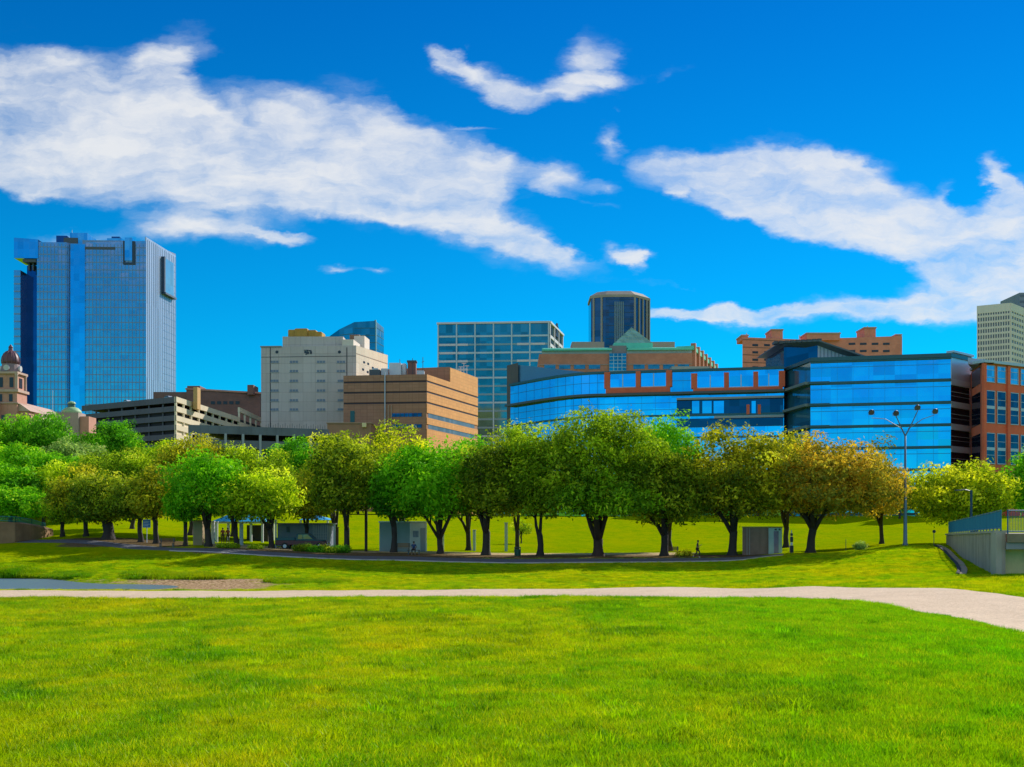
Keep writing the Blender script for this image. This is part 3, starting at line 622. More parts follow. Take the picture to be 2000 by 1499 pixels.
put_tree('shade_tree', 'narrower olive tree with a V-shaped fork, right of the dark litter bin', 'tree', 1055,116.5,985,1115,832,1040,'olive',5,G1,r0=.38,fork=3.0,limbs=2,dens=1.1)
put_tree('shade_tree', 'dark tree with a thick straight trunk, left of the litter bin', 'tree', 949,117,880,1035,850,1034,'dark',6,G1,r0=.48,fork=4.5,limbs=4,dens=1.15,hole=.05)
put_tree('shade_tree', 'vivid green tree with a low wide fork, right of the block shed', 'tree', 860,118,745,955,868,1026,'green',7,G1,r0=.36,fork=1.9,limbs=5,dens=1.15,hole=.06)
put_tree('shade_tree', 'tree whose straight dark trunk stands before the block shed', 'tree', 769,118.5,712,830,905,1018,'forest',8,G1,r0=.36,fork=4.8,limbs=3,dens=1.0)
put_tree('shade_tree', 'dense dark olive tree with a low V fork, right of the parked pickup', 'tree', 677,119,600,758,868,1020,'dark',9,G1,r0=.36,fork=2.4,limbs=3,dens=1.15,hole=.05)
put_tree('shade_tree', 'drooping yellow green tree in front of the pickup yard', 'tree', 530,121,432,588,918,1004,'lime',10,G1,r0=.33,fork=2.2,limbs=4,dens=1.1,droop=.25)
put_tree('shade_tree', 'small yellow green tree under the blue roofed pavilion end', 'tree', 462,121,392,500,945,1000,'lime',11,G1,r0=.33,fork=2.0,limbs=3,droop=.2)
put_tree('shade_tree', 'leafy green tree with a thick forked trunk beside the tan pillar', 'tree', 407,120,322,470,884,1008,'green',12,G1,r0=.42,fork=1.9,limbs=4,dens=1.1)
put_tree('shade_tree', 'small green tree with a thin dark trunk left of the tan pillar', 'tree', 362,120.5,318,408,950,1012,'green',13,G1,r0=.26,fork=2.6,limbs=3)
put_tree('shade_tree', 'dark golden tree just right of the blue panel sign', 'tree', 305,123,250,345,915,1012,'gold',14,G1,r0=.34,fork=2.6,limbs=3)
put_tree('shade_tree', 'dark tree just left of the blue panel sign', 'tree', 275,124,212,312,930,1015,'dark',15,G1,r0=.33,fork=3,limbs=3)
put_tree('shade_tree', 'very dark tree with the thickest trunk in the left group', 'tree', 212,126,135,262,925,1022,'dark',16,G1,r0=.75,fork=2.2,limbs=4,dens=1.2,hole=.04)
put_tree('shade_tree', 'rusty dark tree left of the thickest trunk', 'tree', 168,130,110,215,905,1015,'gold',17,G1,r0=.32,fork=2.4,limbs=3)
put_tree('shade_tree', 'small dark olive tree near the left bridge railing', 'tree', 122,131,80,170,945,1020,'olive',18,G1,r0=.28,fork=2.0,limbs=3)
# right hand tree near the bridge
G3 = 'trees beside the right bridge'
put_tree('broad_tree', 'wide golden green tree behind the right bridge railing', 'tree', 1905,118,1778,1985,905,1032,'mix',20,G3,r0=.42,fork=1.6,limbs=4,dens=1.2,flat=.2,hole=.06)
put_tree('broad_tree', 'bright green tree cut by the right edge of the picture', 'tree', 2040,124,1955,2120,872,1025,'green',21,G3,r0=.4,dens=1.1)
# behind the row
G2 = 'trees behind the front row'
put_tree('park_tree', 'yellow green tree rising behind the dark olive tree, right of the pickup', 'tree', 655,134,585,735,840,1000,'mix',22,G2,r0=.3)
put_tree('park_tree', 'tall golden tree in front of the brown building', 'tree', 785,134,705,862,838,1005,'mix',23,G2,r0=.36,dens=1.1)
put_tree('park_tree', 'vivid green treetop behind the dark straight-trunked tree', 'tree', 915,132,835,985,858,1000,'green',24,G2,r0=.34,dens=1.1)
put_tree('park_tree', 'bright green tree rising behind the dark tree beside the picnic bench', 'tree', 1308,131,1215,1385,818,1005,'green',25,G2,r0=.36,dens=1.1)
put_tree('park_tree', 'golden brown tree between the golden olive tree and the orange one', 'tree', 1535,131,1478,1612,838,1010,'gold',26,G2,r0=.36,dens=1.1)
put_tree('park_tree', 'olive treetop to the left of the tallest tree', 'tree', 1010,131,965,1062,826,985,'olive',27,G2,r0=.3)
put_tree('park_tree', 'low orange tree at the far right of the row beside the floodlight pole', 'tree', 1722,128,1660,1765,905,1012,'rust',28,G2,r0=.28)
put_tree('park_tree', 'golden tree in front of the lower parking garage', 'tree', 372,140,300,455,858,985,'gold',29,G2,r0=.34,dens=1.1)
put_tree('park_tree', 'yellow green tree in front of the lower parking garage', 'tree', 455,140,405,515,866,985,'lime',30,G2,r0=.3)
put_tree('park_tree', 'olive green tree between the lime tree and the deep green one', 'tree', 520,141,470,575,882,985,'olive',31,G2,r0=.3)
put_tree('park_tree', 'small deep green round tree against the lower parking garage', 'tree', 576,205,528,624,855,935,'forest',32,G2,r0=.3,leaf=.42)
put_tree('park_tree', 'brown leaved tree left of the dark olive tree by the pickup', 'tree', 598,128,560,655,925,1010,'gold',33,G2,r0=.26)
put_tree('park_tree', 'olive tree behind the blue panel sign', 'tree', 258,145,205,330,868,985,'olive',34,G2,r0=.3)
put_tree('park_tree', 'slim green tree behind the floodlight pole', 'tree', 1757,185,1735,1785,930,1015,'green',35,G2,r0=.18,leaf=.36)
put_tree('park_tree', 'thin bare-stemmed sapling on the lawn left of the V-forked tree', 'tree', 1018,150,998,1040,1018,1048,'olive',36,G2,r0=.09,fork=.9,dens=.25,hole=.4,leaf=.25)
# wooded bluff on the left
G4 = 'trees on the wooded bluff at the left'
bl = [('forest',140,205,30,145,815,905),('green',60,210,-25,105,815,905),('forest',222,200,178,275,826,915),('pale',150,190,95,195,862,935),('green',175,196,140,215,850,925),('green',30,175,-45,95,872,955),('green',100,170,60,160,890,965),('lime',120,162,70,175,912,990),('forest',55,160,5,110,935,1010),('green',-5,160,-60,55,905,1010),('green',20,152,-35,75,955,1015),('green',275,190,240,335,870,940),('olive',195,160,150,250,888,965),('lime',330,185,290,380,868,930),('green',85,148,45,130,968,1022),('green',-60,200,-120,0,825,930)]
names_ = ['deep green tree below the small green dome','green treetop just below the pink courthouse','conical deep green tree in front of the left end of the parking garage','greyish pale tree in the middle of the bluff','fresh green tree under the conical one','large fresh green tree at the left edge, halfway up the bluff','green tree right of the large fresh one on the bluff','yellow green tree in the middle of the left woods','deep green tree low on the bluff behind the left bridge','green tree cut by the left edge of the picture','bright green tree just above the left bridge railing','green tree below the parking garage corner','olive tree above the rusty dark tree','yellow green tree under the parking garage corner','small bright tree at the right end of the left railing','green tree beyond the left edge below the courthouse']
for i, (q, lab) in enumerate(zip(bl, names_)):
    put_tree('bluff_tree', lab, 'tree', q[1], q[2], q[3]-8, q[4]+8, q[5], q[6]+22, q[0], 50+i, G4, leaf=.42, dens=1.0, r0=.28, hole=.0, flat=.0)
# far screen of trees closing the view behind the park (between the row and the buildings)
far = []
k = 0
proto = None
spots = [(640,215,'olive'),(735,225,'green'),(700,222,'forest'),(830,230,'olive'),(905,232,'green'),(1000,236,'forest'),(1085,215,'green'),(1480,200,'olive'),(1600,200,'gold'),(1840,196,'green'),(1935,198,'olive'),(2010,196,'green'),(2080,194,'olive'),(420,215,'green'),(350,220,'forest'),(480,225,'olive')]
fl = ['olive tree far behind the pickup yard','green tree far behind the block shed','deep green tree far behind the dark pole','far olive tree right of the block shed','far green tree beyond the two pale posts','far deep green tree beyond the sapling','far green tree left of the tallest trunk','far olive tree beyond the metal kiosk','far golden tree beyond the striped marker post','far green tree between the pole and the bridge railing','far olive tree behind the broad tree at the right','far green tree beyond the right bridge','far olive tree past the right edge','far green tree behind the tan pillar','far deep green tree behind the blue panel sign','far olive tree behind the blue roofed pavilion']
for (px, Y, pal), lab in zip(spots, fl):
    if proto is None:
        proto = put_tree('distant_tree', lab, 'tree', px, Y, px-55, px+55, 915, 1003, pal, 90, 'distant trees at the foot of the buildings', leaf=.45, dens=.8, r0=.26)
    else: copy_tree(proto, lab, px, Y, rng.uniform(.75, 1.0), rng.uniform(0, 6), pal, 'distant trees at the foot of the buildings', sz=rng.uniform(.6, .8))
# ---------------------------------------------------------------- buildings
def along(path, d):
    out = []
    for i, p in enumerate(path):
        a = Vector(path[max(i-1, 0)]); b_ = Vector(path[min(i+1, len(path)-1)]); t_ = (b_-a).normalized(); n_ = Vector((t_.y, -t_.x)); 
        if n_.dot(-Vector(p)) < 0: n_ = -n_
        q = Vector(p)+n_*d; out.append((q.x, q.y))
    return out
def bandmesh(path, d0, d1, z0, z1):
    mb = MB(); o_, i_ = along(path, d1), along(path, d0)
    for k in range(len(path)-1): mb.hexa([(*o_[k], z0), (*o_[k+1], z0), (*i_[k+1], z0), (*i_[k], z0), (*o_[k], z1), (*o_[k+1], z1), (*i_[k+1], z1), (*i_[k], z1)])
    return mb
def bld(name, label, cat, x, y, z=None, group=None):
    return thing(name, label, cat, (x, y, H(x, y) if z is None else z), group)
def tri(px, Y): return (xp(px, Y), Y)
def rows(fc, mb, u0, u1, zs, th, d0=-.1, d1=.15):
    for z in zs: fc.box(mb, u0, u1, z-th/2, z+th/2, d0, d1)
def colsb(fc, mb, us, z0, z1, th, d0=-.1, d1=.15):
    for u in us: fc.box(mb, u-th/2, u+th/2, z0, z1, d0, d1)
M_SILVER = plain('pale metal trim', (.55, .58, .62), .4, .3)
M_DGREY = plain('dark grey metal', (.10, .11, .12), .5, .3)
M_WHITE = plain('off white panel', (.66, .66, .68), .6)
M_ROOF = plain('flat roof gravel', (.28, .26, .24), .9)
M_TEALTRIM = plain('dark green blue metal ledge', (.05, .12, .14), .35, .4)
M_DARKGLASS = glass('dark tinted glass', (.06, .10, .19), .08, .8, (1.6, 1.4), .02)

# 1 blue glass skyscraper -------------------------------------------------
T = bld('skyscraper', 'tall blue mirrored glass skyscraper with notched top corners, left of the skyline', 'skyscraper', -230, 600)
M_TG = glass('mirrored blue tower glass', (.48, .50, .58), .09, .92, (4.8, 4.0), .016, .25, .88)
M_TB = glass('deep blue flush glass', (.12, .55, .80), .06, .92, (3.2, 4.0), .01, .2, .8)
M_TD = glass('navy recessed glass', (.04, .12, .27), .08, .85, (3.2, 4.0), .01, .3, .8)
M_TM = plain('blue grey window frame', (.22, .32, .46), .4, .4)
A = tri(27, 600); Bc = tri(285, 603); Cc = tri(343, 645)
ztop = zp(471, 603); gz = T.location.z
back = (xp(338, 690), 690); bl_ = (A[0]-3, 660)
f1 = Fc(A, Bc); f2 = Fc(Bc, Cc)
# plan with vertical recess (40..72) and shallow chamfer (130..168)
def fp(fc, px, d): q = fc.P(fc.u(px), d); return (q.x, q.y)
plan_main = [fp(f1,72,0), fp(f1,130,0), fp(f1,134,-2.5), fp(f1,164,-2.5), fp(f1,168,0), Bc, Cc, back, (f1.P(f1.u(72)).x, 675)]
zr = zp(500, 645)+1
mbs = MB(); mbs.prism(plan_main, gz-3, [ztop-1.2, ztop-1.2, ztop-1.2, ztop-1.2, ztop-1, ztop, zr, zr, ztop-6]); mbs.build('tower_body', M_TG, T)
mbs = MB(); mbs.prism([A, fp(f1,40,0), fp(f1,40,-12), (bl_[0]+8, 655), bl_], gz-3, zp(528, 600)); mbs.build('left_wing', M_TG, T)
mbs = MB(); mbs.prism([fp(f1,39.9,-9), fp(f1,72.2,-9), (f1.P(f1.u(72)).x, 655), (f1.P(f1.u(40)).x, 655)], gz-3, zp(512, 600)); mbs.build('recessed_bay', M_TD, T)
mbs = MB(); mbs.prism([fp(f1,28,.6), fp(f1,75,.6), fp(f1,75,-16), fp(f1,28,-16)], zp(505, 600), [zp(465, 600), zp(468, 600), zp(468, 600), zp(465, 600)]); mbs.build('corner_crown', M_TB, T)
mbs = MB(); mbs.prism([fp(f1,44,0), fp(f1,70,0), fp(f1,66,-8), fp(f1,48,-8)], zp(512, 600), zp(506, 600)); f1.box(mbs, f1.u(52), f1.u(55), zp(526, 600), zp(510, 600), -5, -2); f1.box(mbs, f1.u(60), f1.u(63), zp(526, 600), zp(510, 600), -5, -2); mbs.build('corner_bracket', M_DGREY, T)
mbs = MB(); f1.box(mbs, f1.u(135), f1.u(163), gz, ztop-1.6, -2.8, -2.2); mbs.build('flush_bay', M_TB, T)
fl = [gz+4*i for i in range(int((ztop-gz-3)/4)+1)]
ring = [fp(f1,72.3,0), fp(f1,130,0), fp(f1,134,-2.5), fp(f1,164,-2.5), fp(f1,168,0), Bc, Cc]
for z in fl:
    bandmesh(ring if z < zr-3 else ring[:-1], -.2, .13, z, z+.5).build('floor_band', M_TM, T)
    if z < zp(530, 600):
        mbs = MB(); f1.box(mbs, .1, f1.u(40)-.1, z, z+.7, -.2, .22); mbs.build('wing_floor_band', M_TM, T)
mbs = MB()
for a_, b__ in ((72, 130), (168, 285)):
    us = np.arange(f1.u(a_)+1.6, f1.u(b__)-.4, 1.9); colsb(f1, mbs, us, gz, ztop-2.0, .26, -.2, .18)
us = np.arange(2, f2.L-.5, 2.6); colsb(f2, mbs, us, gz, zr-2, .3, -.2, .26)
mbs.build('mullion_grid', M_TM, T)
for (pa, pb, pc, pd, wpx) in ((240, 265, 470, 516, 0),):
    mbs = MB()
    f1.box(mbs, f1.u(241), f1.u(244.5), zp(513, 600), ztop-.3, -.5, .7); f1.box(mbs, f1.u(259), f1.u(264), zp(513, 600), ztop-.3, -.5, .7); f1.box(mbs, f1.u(241), f1.u(264), zp(515, 600), zp(511, 600), -.5, .75)
    mbs.build('dark_notch', plain('notch shadow navy', (.03, .055, .10), .5), T)
    mbs = MB(); f1.box(mbs, f1.u(244.6), f1.u(258.9), zp(508, 600), ztop+1.5, -6, .9); mbs.build('notch_tower', M_TB, T)
mbs = MB(); f2.box(mbs, .05, f2.L-.05, gz, zr-1, -.5, .12); mbs.build('side_glazing', glass('lilac grey side glass', (.50, .56, .70), .35, .45, (1.3, 40), .02, .3, .7), T)
mbs = MB(); f2.box(mbs, f2.u(317), f2.u(334), f2.z(326, 577), f2.z(326, 510), -.5, 1.6); mbs.build('side_bay', M_TB, T)
mbs = MB(); f2.box(mbs, f2.u(315.5), f2.u(337), f2.z(326, 580), f2.z(326, 576.5), -.5, 2.4); f2.box(mbs, f2.u(315), f2.u(317), f2.z(326, 577), f2.z(326, 508), -.5, 1.9); mbs.build('side_bay_frame', plain('navy bay frame', (.05, .09, .16)), T)
mbs = MB(); f1.box(mbs, f1.u(166), f1.u(225), zp(486, 600), zp(481, 600), -.3, .35); mbs.build('louvre_band', M_DGREY, T)
for a_, b__, c_, d_, mm in ((97, 118, 474, 462, M_TD), (112, 140, 480, 466, M_DGREY), (124, 159, 480, 456, M_TB), (198, 226, 480, 466, M_TB), (206, 222, 468, 462, M_TD), (150, 250, 482, 471, M_TM)):
    mbs = MB(); f1.box(mbs, f1.u(a_), f1.u(b__), zp(c_+6, 612), zp(d_, 612), -26-random.random()*3, -8-random.random()*3); mbs.build('roof_plant_room', mm, T)
mbs = MB(); q = f1.P(f1.u(123), -14); mbs.tube([(q.x, q.y, zp(475, 612)), (q.x, q.y, zp(447, 612))], .18, 5); mbs.build('roof_mast', M_SILVER, T)

# 2 pink granite courthouse -----------------------------------------------
M_PINK = wall('pink granite', (.66, .32, .23), var=.5, scale=.3, streak=.4, dark=.55)
M_PINK2 = wall('pale pink stone', (.62, .42, .33), var=.4, scale=.4, streak=.3)
M_MAR = wall('maroon dome copper', (.17, .065, .085), var=.5, scale=.5, rough=.5)
M_GCOP = wall('pale green copper', (.38, .58, .28), var=.4, scale=.5, rough=.6)
M_REDROOF = wall('brown red tiled roof', (.25, .12, .09), var=.5, scale=.5)
M_HOLE = plain('dark window opening', (.03, .03, .045), .3)
CY = 330.; cxx = xp(21, CY); gz = H(cxx, CY)
K = bld('courthouse', 'pink granite courthouse with a domed clock tower at the far left edge', 'courthouse', cxx, CY)
hw = 24/F*CY
def sq(mb, c, h_, z0, z1): mb.box(c[0]-h_, c[0]+h_, c[1]-h_, c[1]+h_, z0, z1)
mb = MB(); sq(mb, (cxx, CY), hw*.92, gz-3, zp(766, CY)); mb.build('tower_shaft', M_PINK, K)
for py, s_, th in ((766, 1.06, 5), (731, .98, 4), (790, 1.02, 2)):
    mb = MB(); sq(mb, (cxx, CY), hw*s_, zp(py+th/2, CY), zp(py-th/2, CY)); mb.build('cornice', M_PINK2, K)
mb = MB(); sq(mb, (cxx, CY), hw*.80, zp(764, CY), zp(732, CY)); mb.build('belfry', M_PINK, K)
for i in range(-1, 2, 2):
    for j in (-1, 1):
        mb = MB(); mb.lathe((cxx+i*hw*.82, CY+j*hw*.82), [(.55, zp(764, CY)), (.45, zp(760, CY)), (.42, zp(736, CY)), (.6, zp(733, CY))], 10); mb.build('corner_column', M_PINK2, K, smooth=True)
for dx in (-.42, .42):
    mb = MB(); mb.box(cxx+dx*hw-.55, cxx+dx*hw+.55, CY-hw*.80-.12, CY-hw*.80+.3, zp(759, CY), zp(740, CY)); mb.build('arched_opening', M_HOLE, K)
    mb = MB(); mb.box(cxx+dx*hw-.5, cxx+dx*hw+.5, CY-hw*.92-.12, CY-hw*.92+.3, zp(787, CY), zp(773, CY)); mb.build('window', M_HOLE, K)
mb = MB(); mb.box(cxx+hw*.80-.3, cxx+hw*.80+.12, CY-1, CY+1, zp(759, CY), zp(740, CY)); mb.build('arched_opening', M_HOLE, K)
mb = MB(); mb.lathe((cxx, CY), [(hw*.78, zp(732, CY)), (hw*.74, zp(722, CY)), (hw*.66, zp(712, CY))], 16); mb.build('drum', wall('grey pink stone', (.36, .25, .25), var=.5), K)
for k in range(4):
    w = math.pi/2*k - math.pi/2; dx, dy = math.cos(w), math.sin(w)
    mb = MB(); mb.tube([(cxx+dx*hw*.6, CY+dy*hw*.6, zp(721, CY)), (cxx+dx*hw*.84, CY+dy*hw*.84, zp(721, CY))], .85, 14); mb.build('clock_face', plain('clock white', (.6, .58, .55)), K)
mb = MB(); prof = [(hw*.68, zp(712, CY)), (hw*.70, zp(706, CY)), (hw*.66, zp(699, CY)), (hw*.52, zp(692, CY)), (hw*.32, zp(687, CY)), (hw*.18, zp(685, CY))]; mb.lathe((cxx, CY), prof, 18); mb.build('dome', M_MAR, K, smooth=True)
mb = MB()
for k in range(12):
    w = 2*math.pi*k/12; mb.tube([(cxx+r_*1.02*math.cos(w), CY+r_*1.02*math.sin(w), z) for r_, z in prof[:5]], .1, 4)
mb.build('dome_ribs', wall('worn dome rib', (.30, .14, .15)), K)
mb = MB(); mb.lathe((cxx, CY), [(hw*.2, zp(686, CY)), (hw*.16, zp(680, CY)), (hw*.2, zp(679, CY)), (.08, zp(673, CY))], 10); mb.build('lantern', M_MAR, K)
mb = MB(); mb.box(xp(-70, CY), xp(12, CY), CY-6, CY+24, gz-2, zp(790, CY)); mb.box(xp(10, CY), xp(62, CY), CY-2, CY+24, gz-2, zp(805, CY)); mb.build('main_block', M_PINK, K)
mb = MB(); z0 = zp(805, CY)+.01; x0, x1 = xp(14, CY), xp(66, CY)
mb.sweep([(x0, CY-2.4, z0), (x1, CY-2.4, z0), ((x0*.55+x1*.45), CY-2.4, z0+3.0)], (0, 26, 0)); mb.build('gable_roof', M_PINK2, K)
mb = MB(); mb.box(xp(62, CY)+.02, xp(76, CY), CY+2, CY+20, gz-2, zp(808, CY)); mb.build('side_block', M_PINK2, K)
for px in (-5, 6, 24, 34, 46, 56):
    mb = MB(); yy = CY-6 if px < 10 else CY-2; mb.box(xp(px, yy)-.5, xp(px, yy)+.5, yy-.1, yy+.3, zp(822, yy), zp(811, yy)); mb.build('window', M_HOLE, K)
# small green domed building beside
DX = xp(140, 345.); DY = 345.
K = bld('domed_pavilion', 'small stone building with a pale green copper dome, left of the parking garage', 'building', DX, DY); gz = K.location.z
mb = MB(); mb.box(DX-3.6, DX+3.2, DY-3, DY+3, gz-1, zp(808, DY)); mb.build('wall', wall('grey pink stone wall', (.45, .36, .3), var=.5), K)
mb = MB(); mb.lathe((DX, DY), [(3.0, zp(809, DY)), (2.8, zp(803, DY)), (2.0, zp(798, DY)), (1.2, zp(796, DY))], 16); mb.build('dome', M_GCOP, K, smooth=True)
mb = MB(); mb.lathe((DX, DY), [(1.15, zp(796.5, DY)), (1.0, zp(789, DY))], 12); mb.build('cupola_drum', plain('dark green lantern', (.05, .13, .1)), K)
mb = MB(); mb.lathe((DX, DY), [(1.3, zp(789, DY)), (1.0, zp(786, DY)), (.2, zp(784, DY))], 12); mb.build('cupola_cap', M_GCOP, K)
mb = MB(); mb.box(DX+3.3, DX+6, DY-2, DY+4, gz-1, zp(815, DY)); mb.build('side_wing', M_PINK, K)
K = bld('low_building', 'low white roofed building between the courthouse and the green dome', 'building', xp(105, 350), 350.); gz = K.location.z
mb = MB(); mb.box(xp(82, 350), xp(128, 350), 350, 362, gz-1, zp(815, 350)); mb.build('wall', plain('cream plaster', (.6, .55, .5)), K)
mb = MB(); mb.prism([(xp(80, 350), 349), (xp(130, 350), 349), (xp(130, 350), 363), (xp(80, 350), 363)], zp(815, 350)+.01, zp(811, 350)); mb.build('roof', plain('white roof', (.75, .75, .73)), K)
mb = MB(); mb.sweep([(xp(78, 350), 348.2, zp(825, 350)), (xp(96, 350), 348.2, zp(825, 350)), (xp(87, 350), 348.2, zp(816, 350))], (0, 1.5, 0)); mb.build('gable', M_REDROOF, K)
fpo = bld('flagpole', 'thin white flagpole beside the courthouse', 'flagpole', xp(103, 340), 340.)
mb = MB(); mb.tube([(fpo.location.x, 340, fpo.location.z), (fpo.location.x, 340, zp(765, 340))], [.16, .07], 6); mb.build('pole', M_WHITE, fpo); mb = MB(); mb.ball((fpo.location.x, 340, zp(764.5, 340)), .15, 6); mb.build('finial', M_WHITE, fpo)

# 3 brown brick block far behind the garage ---------------------------------
M_BR1 = brick('dull red brown brick', (.23, .115, .095), (.27, .13, .10), (.2, .15, .13), 1.2, .4)
Y = 520.; K = bld('brick_block', 'long reddish brown brick building behind the upper parking garage', 'building', xp(400, Y), Y); gz = K.location.z
fc = Fc(tri(300, Y), tri(508, Y+8))
mb = MB(); mb.prism([tri(300, Y), tri(365, Y), (xp(365, Y), Y+30), (xp(300, Y), Y+30)], gz, zp(766, Y)); mb.prism([(xp(365, Y)+.01, Y-1), tri(508, Y+6), (xp(508, Y), Y+35), (xp(365, Y), Y+35)], gz, [zp(760, Y), zp(765, Y), zp(765, Y), zp(760, Y)]); mb.build('wall', M_BR1, K)
for a_, b__, c_ in ((363, 388, 753), (481, 493, 751)):
    mb = MB(); mb.box(xp(a_, Y), xp(b__, Y), Y+2, Y+12, zp(770, Y), zp(c_, Y)); mb.build('stair_tower', M_BR1, K)
mb = MB(); mb.prism([(xp(365, Y)-.3, Y-1.4), (xp(508, Y)+.3, Y+5.6), (xp(508, Y)+.3, Y+6.2), (xp(365, Y)-.3, Y-.8)], [zp(762, Y), zp(767, Y), zp(767, Y), zp(762, Y)], [zp(760, Y)+.3, zp(765, Y)+.3, zp(765, Y)+.3, zp(760, Y)+.3]); mb.build('parapet', M_PINK, K)
fc = Fc((xp(365, Y), Y-1), tri(508, Y+6))
for px in range(412, 470, 12):
    mb = MB(); fc.pbox(mb, px, px+8, 784, 790); mb.build('window', M_HOLE, K)

# 4 upper parking garage ----------------------------------------------------
M_CONC_S = wall('concrete toned as shaded', (.11, .12, .15), var=.35, scale=.12, streak=.5)  # copy for the shaded front, darkness put into the concrete colour
M_CONC_L = wall('concrete toned as sunlit', (.92, .76, .52), var=.3, scale=.15, streak=.45, dark=.6)  # copy for the sunlit side, brightness put into the concrete colour
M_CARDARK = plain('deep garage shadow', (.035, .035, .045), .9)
K = bld('parking_garage', 'large concrete parking garage with open decks above the left woods', 'parking garage', xp(343, 380), 380.); gz = K.location.z
P0 = tri(160, 409); P1 = tri(343, 380); P2 = (xp(467, 435), 435.); P3 = (xp(540, 490), 490.)
zt = zp(775, 380)
fa = Fc(P0, P1); fb = Fc(P1, P2); fcx = Fc(P2, P3)
inn = lambda fc_, u, d=-1.2: (fc_.P(u, d).x, fc_.P(u, d).y)
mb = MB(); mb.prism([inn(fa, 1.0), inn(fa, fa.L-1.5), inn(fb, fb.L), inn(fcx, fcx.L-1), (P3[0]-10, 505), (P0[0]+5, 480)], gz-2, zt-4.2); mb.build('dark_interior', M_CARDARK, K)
lv = [zt-1.45-3.15*i for i in range(9)]
for i, z in enumerate(lv):
    if z-1.3 < gz-3: break
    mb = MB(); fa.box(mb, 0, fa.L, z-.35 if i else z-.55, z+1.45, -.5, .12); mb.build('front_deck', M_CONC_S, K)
    # the sunlit side falls gently away with the ramp
    mb = MB()
    for fc_, s0, s1 in ((fb, 0., -1.7), (fcx, -1.7+(3.9 if i == 0 else 0), -3.6+(3.9 if i == 0 else 0))):
        n_ = 8 if fc_ is fb else 6
        for k in range(n_):
            u0, u1 = fc_.L*k/n_, fc_.L*(k+1)/n_; za = z+s0+(s1-s0)*k/n_; zb2 = z+s0+(s1-s0)*(k+1)/n_
            a, b_, c_, e = fc_.P(u0, .3), fc_.P(u1, .3), fc_.P(u1, -.5), fc_.P(u0, -.5)
            mb.hexa([(a.x,a.y,za-.35),(b_.x,b_.y,zb2-.35),(c_.x,c_.y,zb2-.35),(e.x,e.y,za-.35),(a.x,a.y,za+1.45),(b_.x,b_.y,zb2+1.45),(c_.x,c_.y,zb2+1.45),(e.x,e.y,za+1.45)])
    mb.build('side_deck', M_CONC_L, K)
mb = MB(); [fcx.box(mb, 0, fcx.L, zt-1.7-4-.2, zt-1.7-.5, -.7, -.4)]; mb.build('ramp_gap_shade', M_CARDARK, K)  # near-black sheet stands for the shade in the ramp gap
mb = MB(); fcx.box(mb, 0, fcx.L, zt-5.2, zt-3.4, -.5, .32); mb.build('side_deck', M_CONC_L, K)
for fc_, n_ in ((fb, 9), (fcx, 7)):
    for k in range(n_+1):
        u = fc_.L*k/n_; u = min(max(u, .4), fc_.L-.4); zz = zt-1.0-(1.7*k/n_ if fc_ is fb else 1.7+1.9*k/n_-3.6)
        mb = MB(); fc_.box(mb, u-.3, u+.3, gz-2, zz, -.45, .2); mb.build('column', M_CONC_L, K)
for fc_ in (fa,):
    for k in range(1, 7):
        u = fc_.L*k/7; mb = MB(); fc_.box(mb, u-.3, u+.3, gz-2, zt-1.6, -.9, -.55); mb.build('column', M_CONC_S, K)
mb = MB(); mb.box(xp(379, 392), xp(387, 392), 391, 395, zt-3, zp(757, 392)); mb.build('stair_tower', wall('ochre stair tower', (.62, .38, .14)), K)
mb = MB(); mb.prism([inn(fb, fb.u(346), -.2), inn(fb, fb.u(371), -.2), inn(fb, fb.u(371), -1), inn(fb, fb.u(346), -1)], gz-2, zt-6.5); mb.build('side_panel', M_CONC_L, K)
def car_at(x, y, z, rz, colr, label, group, s=1.0):
    """a parked car: body with bonnet and boot, glasshouse, wheels with rims, lights"""
    K = thing('parked_car', label, 'car', (x, y, z), group); K.rotation_euler = (0, 0, 0)
    pr = [(-2.2,.28),(-2.25,.62),(-2.15,.86),(-1.5,.95),(-1.0,1.38),(.35,1.42),(1.05,.98),(2.0,.84),(2.2,.6),(2.2,.28)]
    def half(w): return [(a, -w, b) for a, b in pr]
    mb = MB(); mb.sweep(half(.88), (0, 1.76, 0)); bo = mb.build('body', plain('car paint '+label[:8], colr, .25, .3), None, bevel=.06)
    mb = MB(); mb.sweep([(-1.3,-.9,.98),(-.92,-.9,1.32),(.3,-.9,1.35),(.85,-.9,.99)], (0, 1.8, 0)); wd = mb.build('side_window', M_HOLE, None)
    ch = [bo, wd]
    for a in (-1.35, 1.35):
        for b_ in (-.92, .72):
            mb = MB(); mb.tube([(a, b_, .33), (a, b_+.2, .33)], .33, 14); w_ = mb.build('wheel', plain('tyre rubber', (.02, .02, .02), .8), None); ch.append(w_)
            mb = MB(); mb.tube([(a, b_-.02, .33), (a, b_+.22, .33)], .18, 10); r2 = mb.build('rim', M_SILVER, None); r2.parent = w_
    for c in ch: c.parent = K
    K.rotation_euler = (0, 0, rz); return K
for i, (px, u, colr, lab) in enumerate([(237, 0, (.8, .8, .78), 'white car parked on the garage roof, left of the other roof car'), (318, 0, (.55, .55, .55), 'silver car parked on the garage roof near its corner')]):
    q = fa.P(fa.u(px), -2.6); car_at(q.x, q.y, zt-.55, math.atan2(fa.d.y, fa.d.x), colr, lab, 'cars on the garage roof')
mb = MB(); mb.prism([inn(fa, .6, -.6), inn(fa, fa.L-.8, -.6), inn(fb, fb.L, -.6), (P3[0]-12, 470), (P0[0]+5, 450)], zt-1.2, [zt-.6, zt-.6, zt-2.8, zt-2.8, zt-.6]); mb.build('roof_deck', M_CONC_S, K)

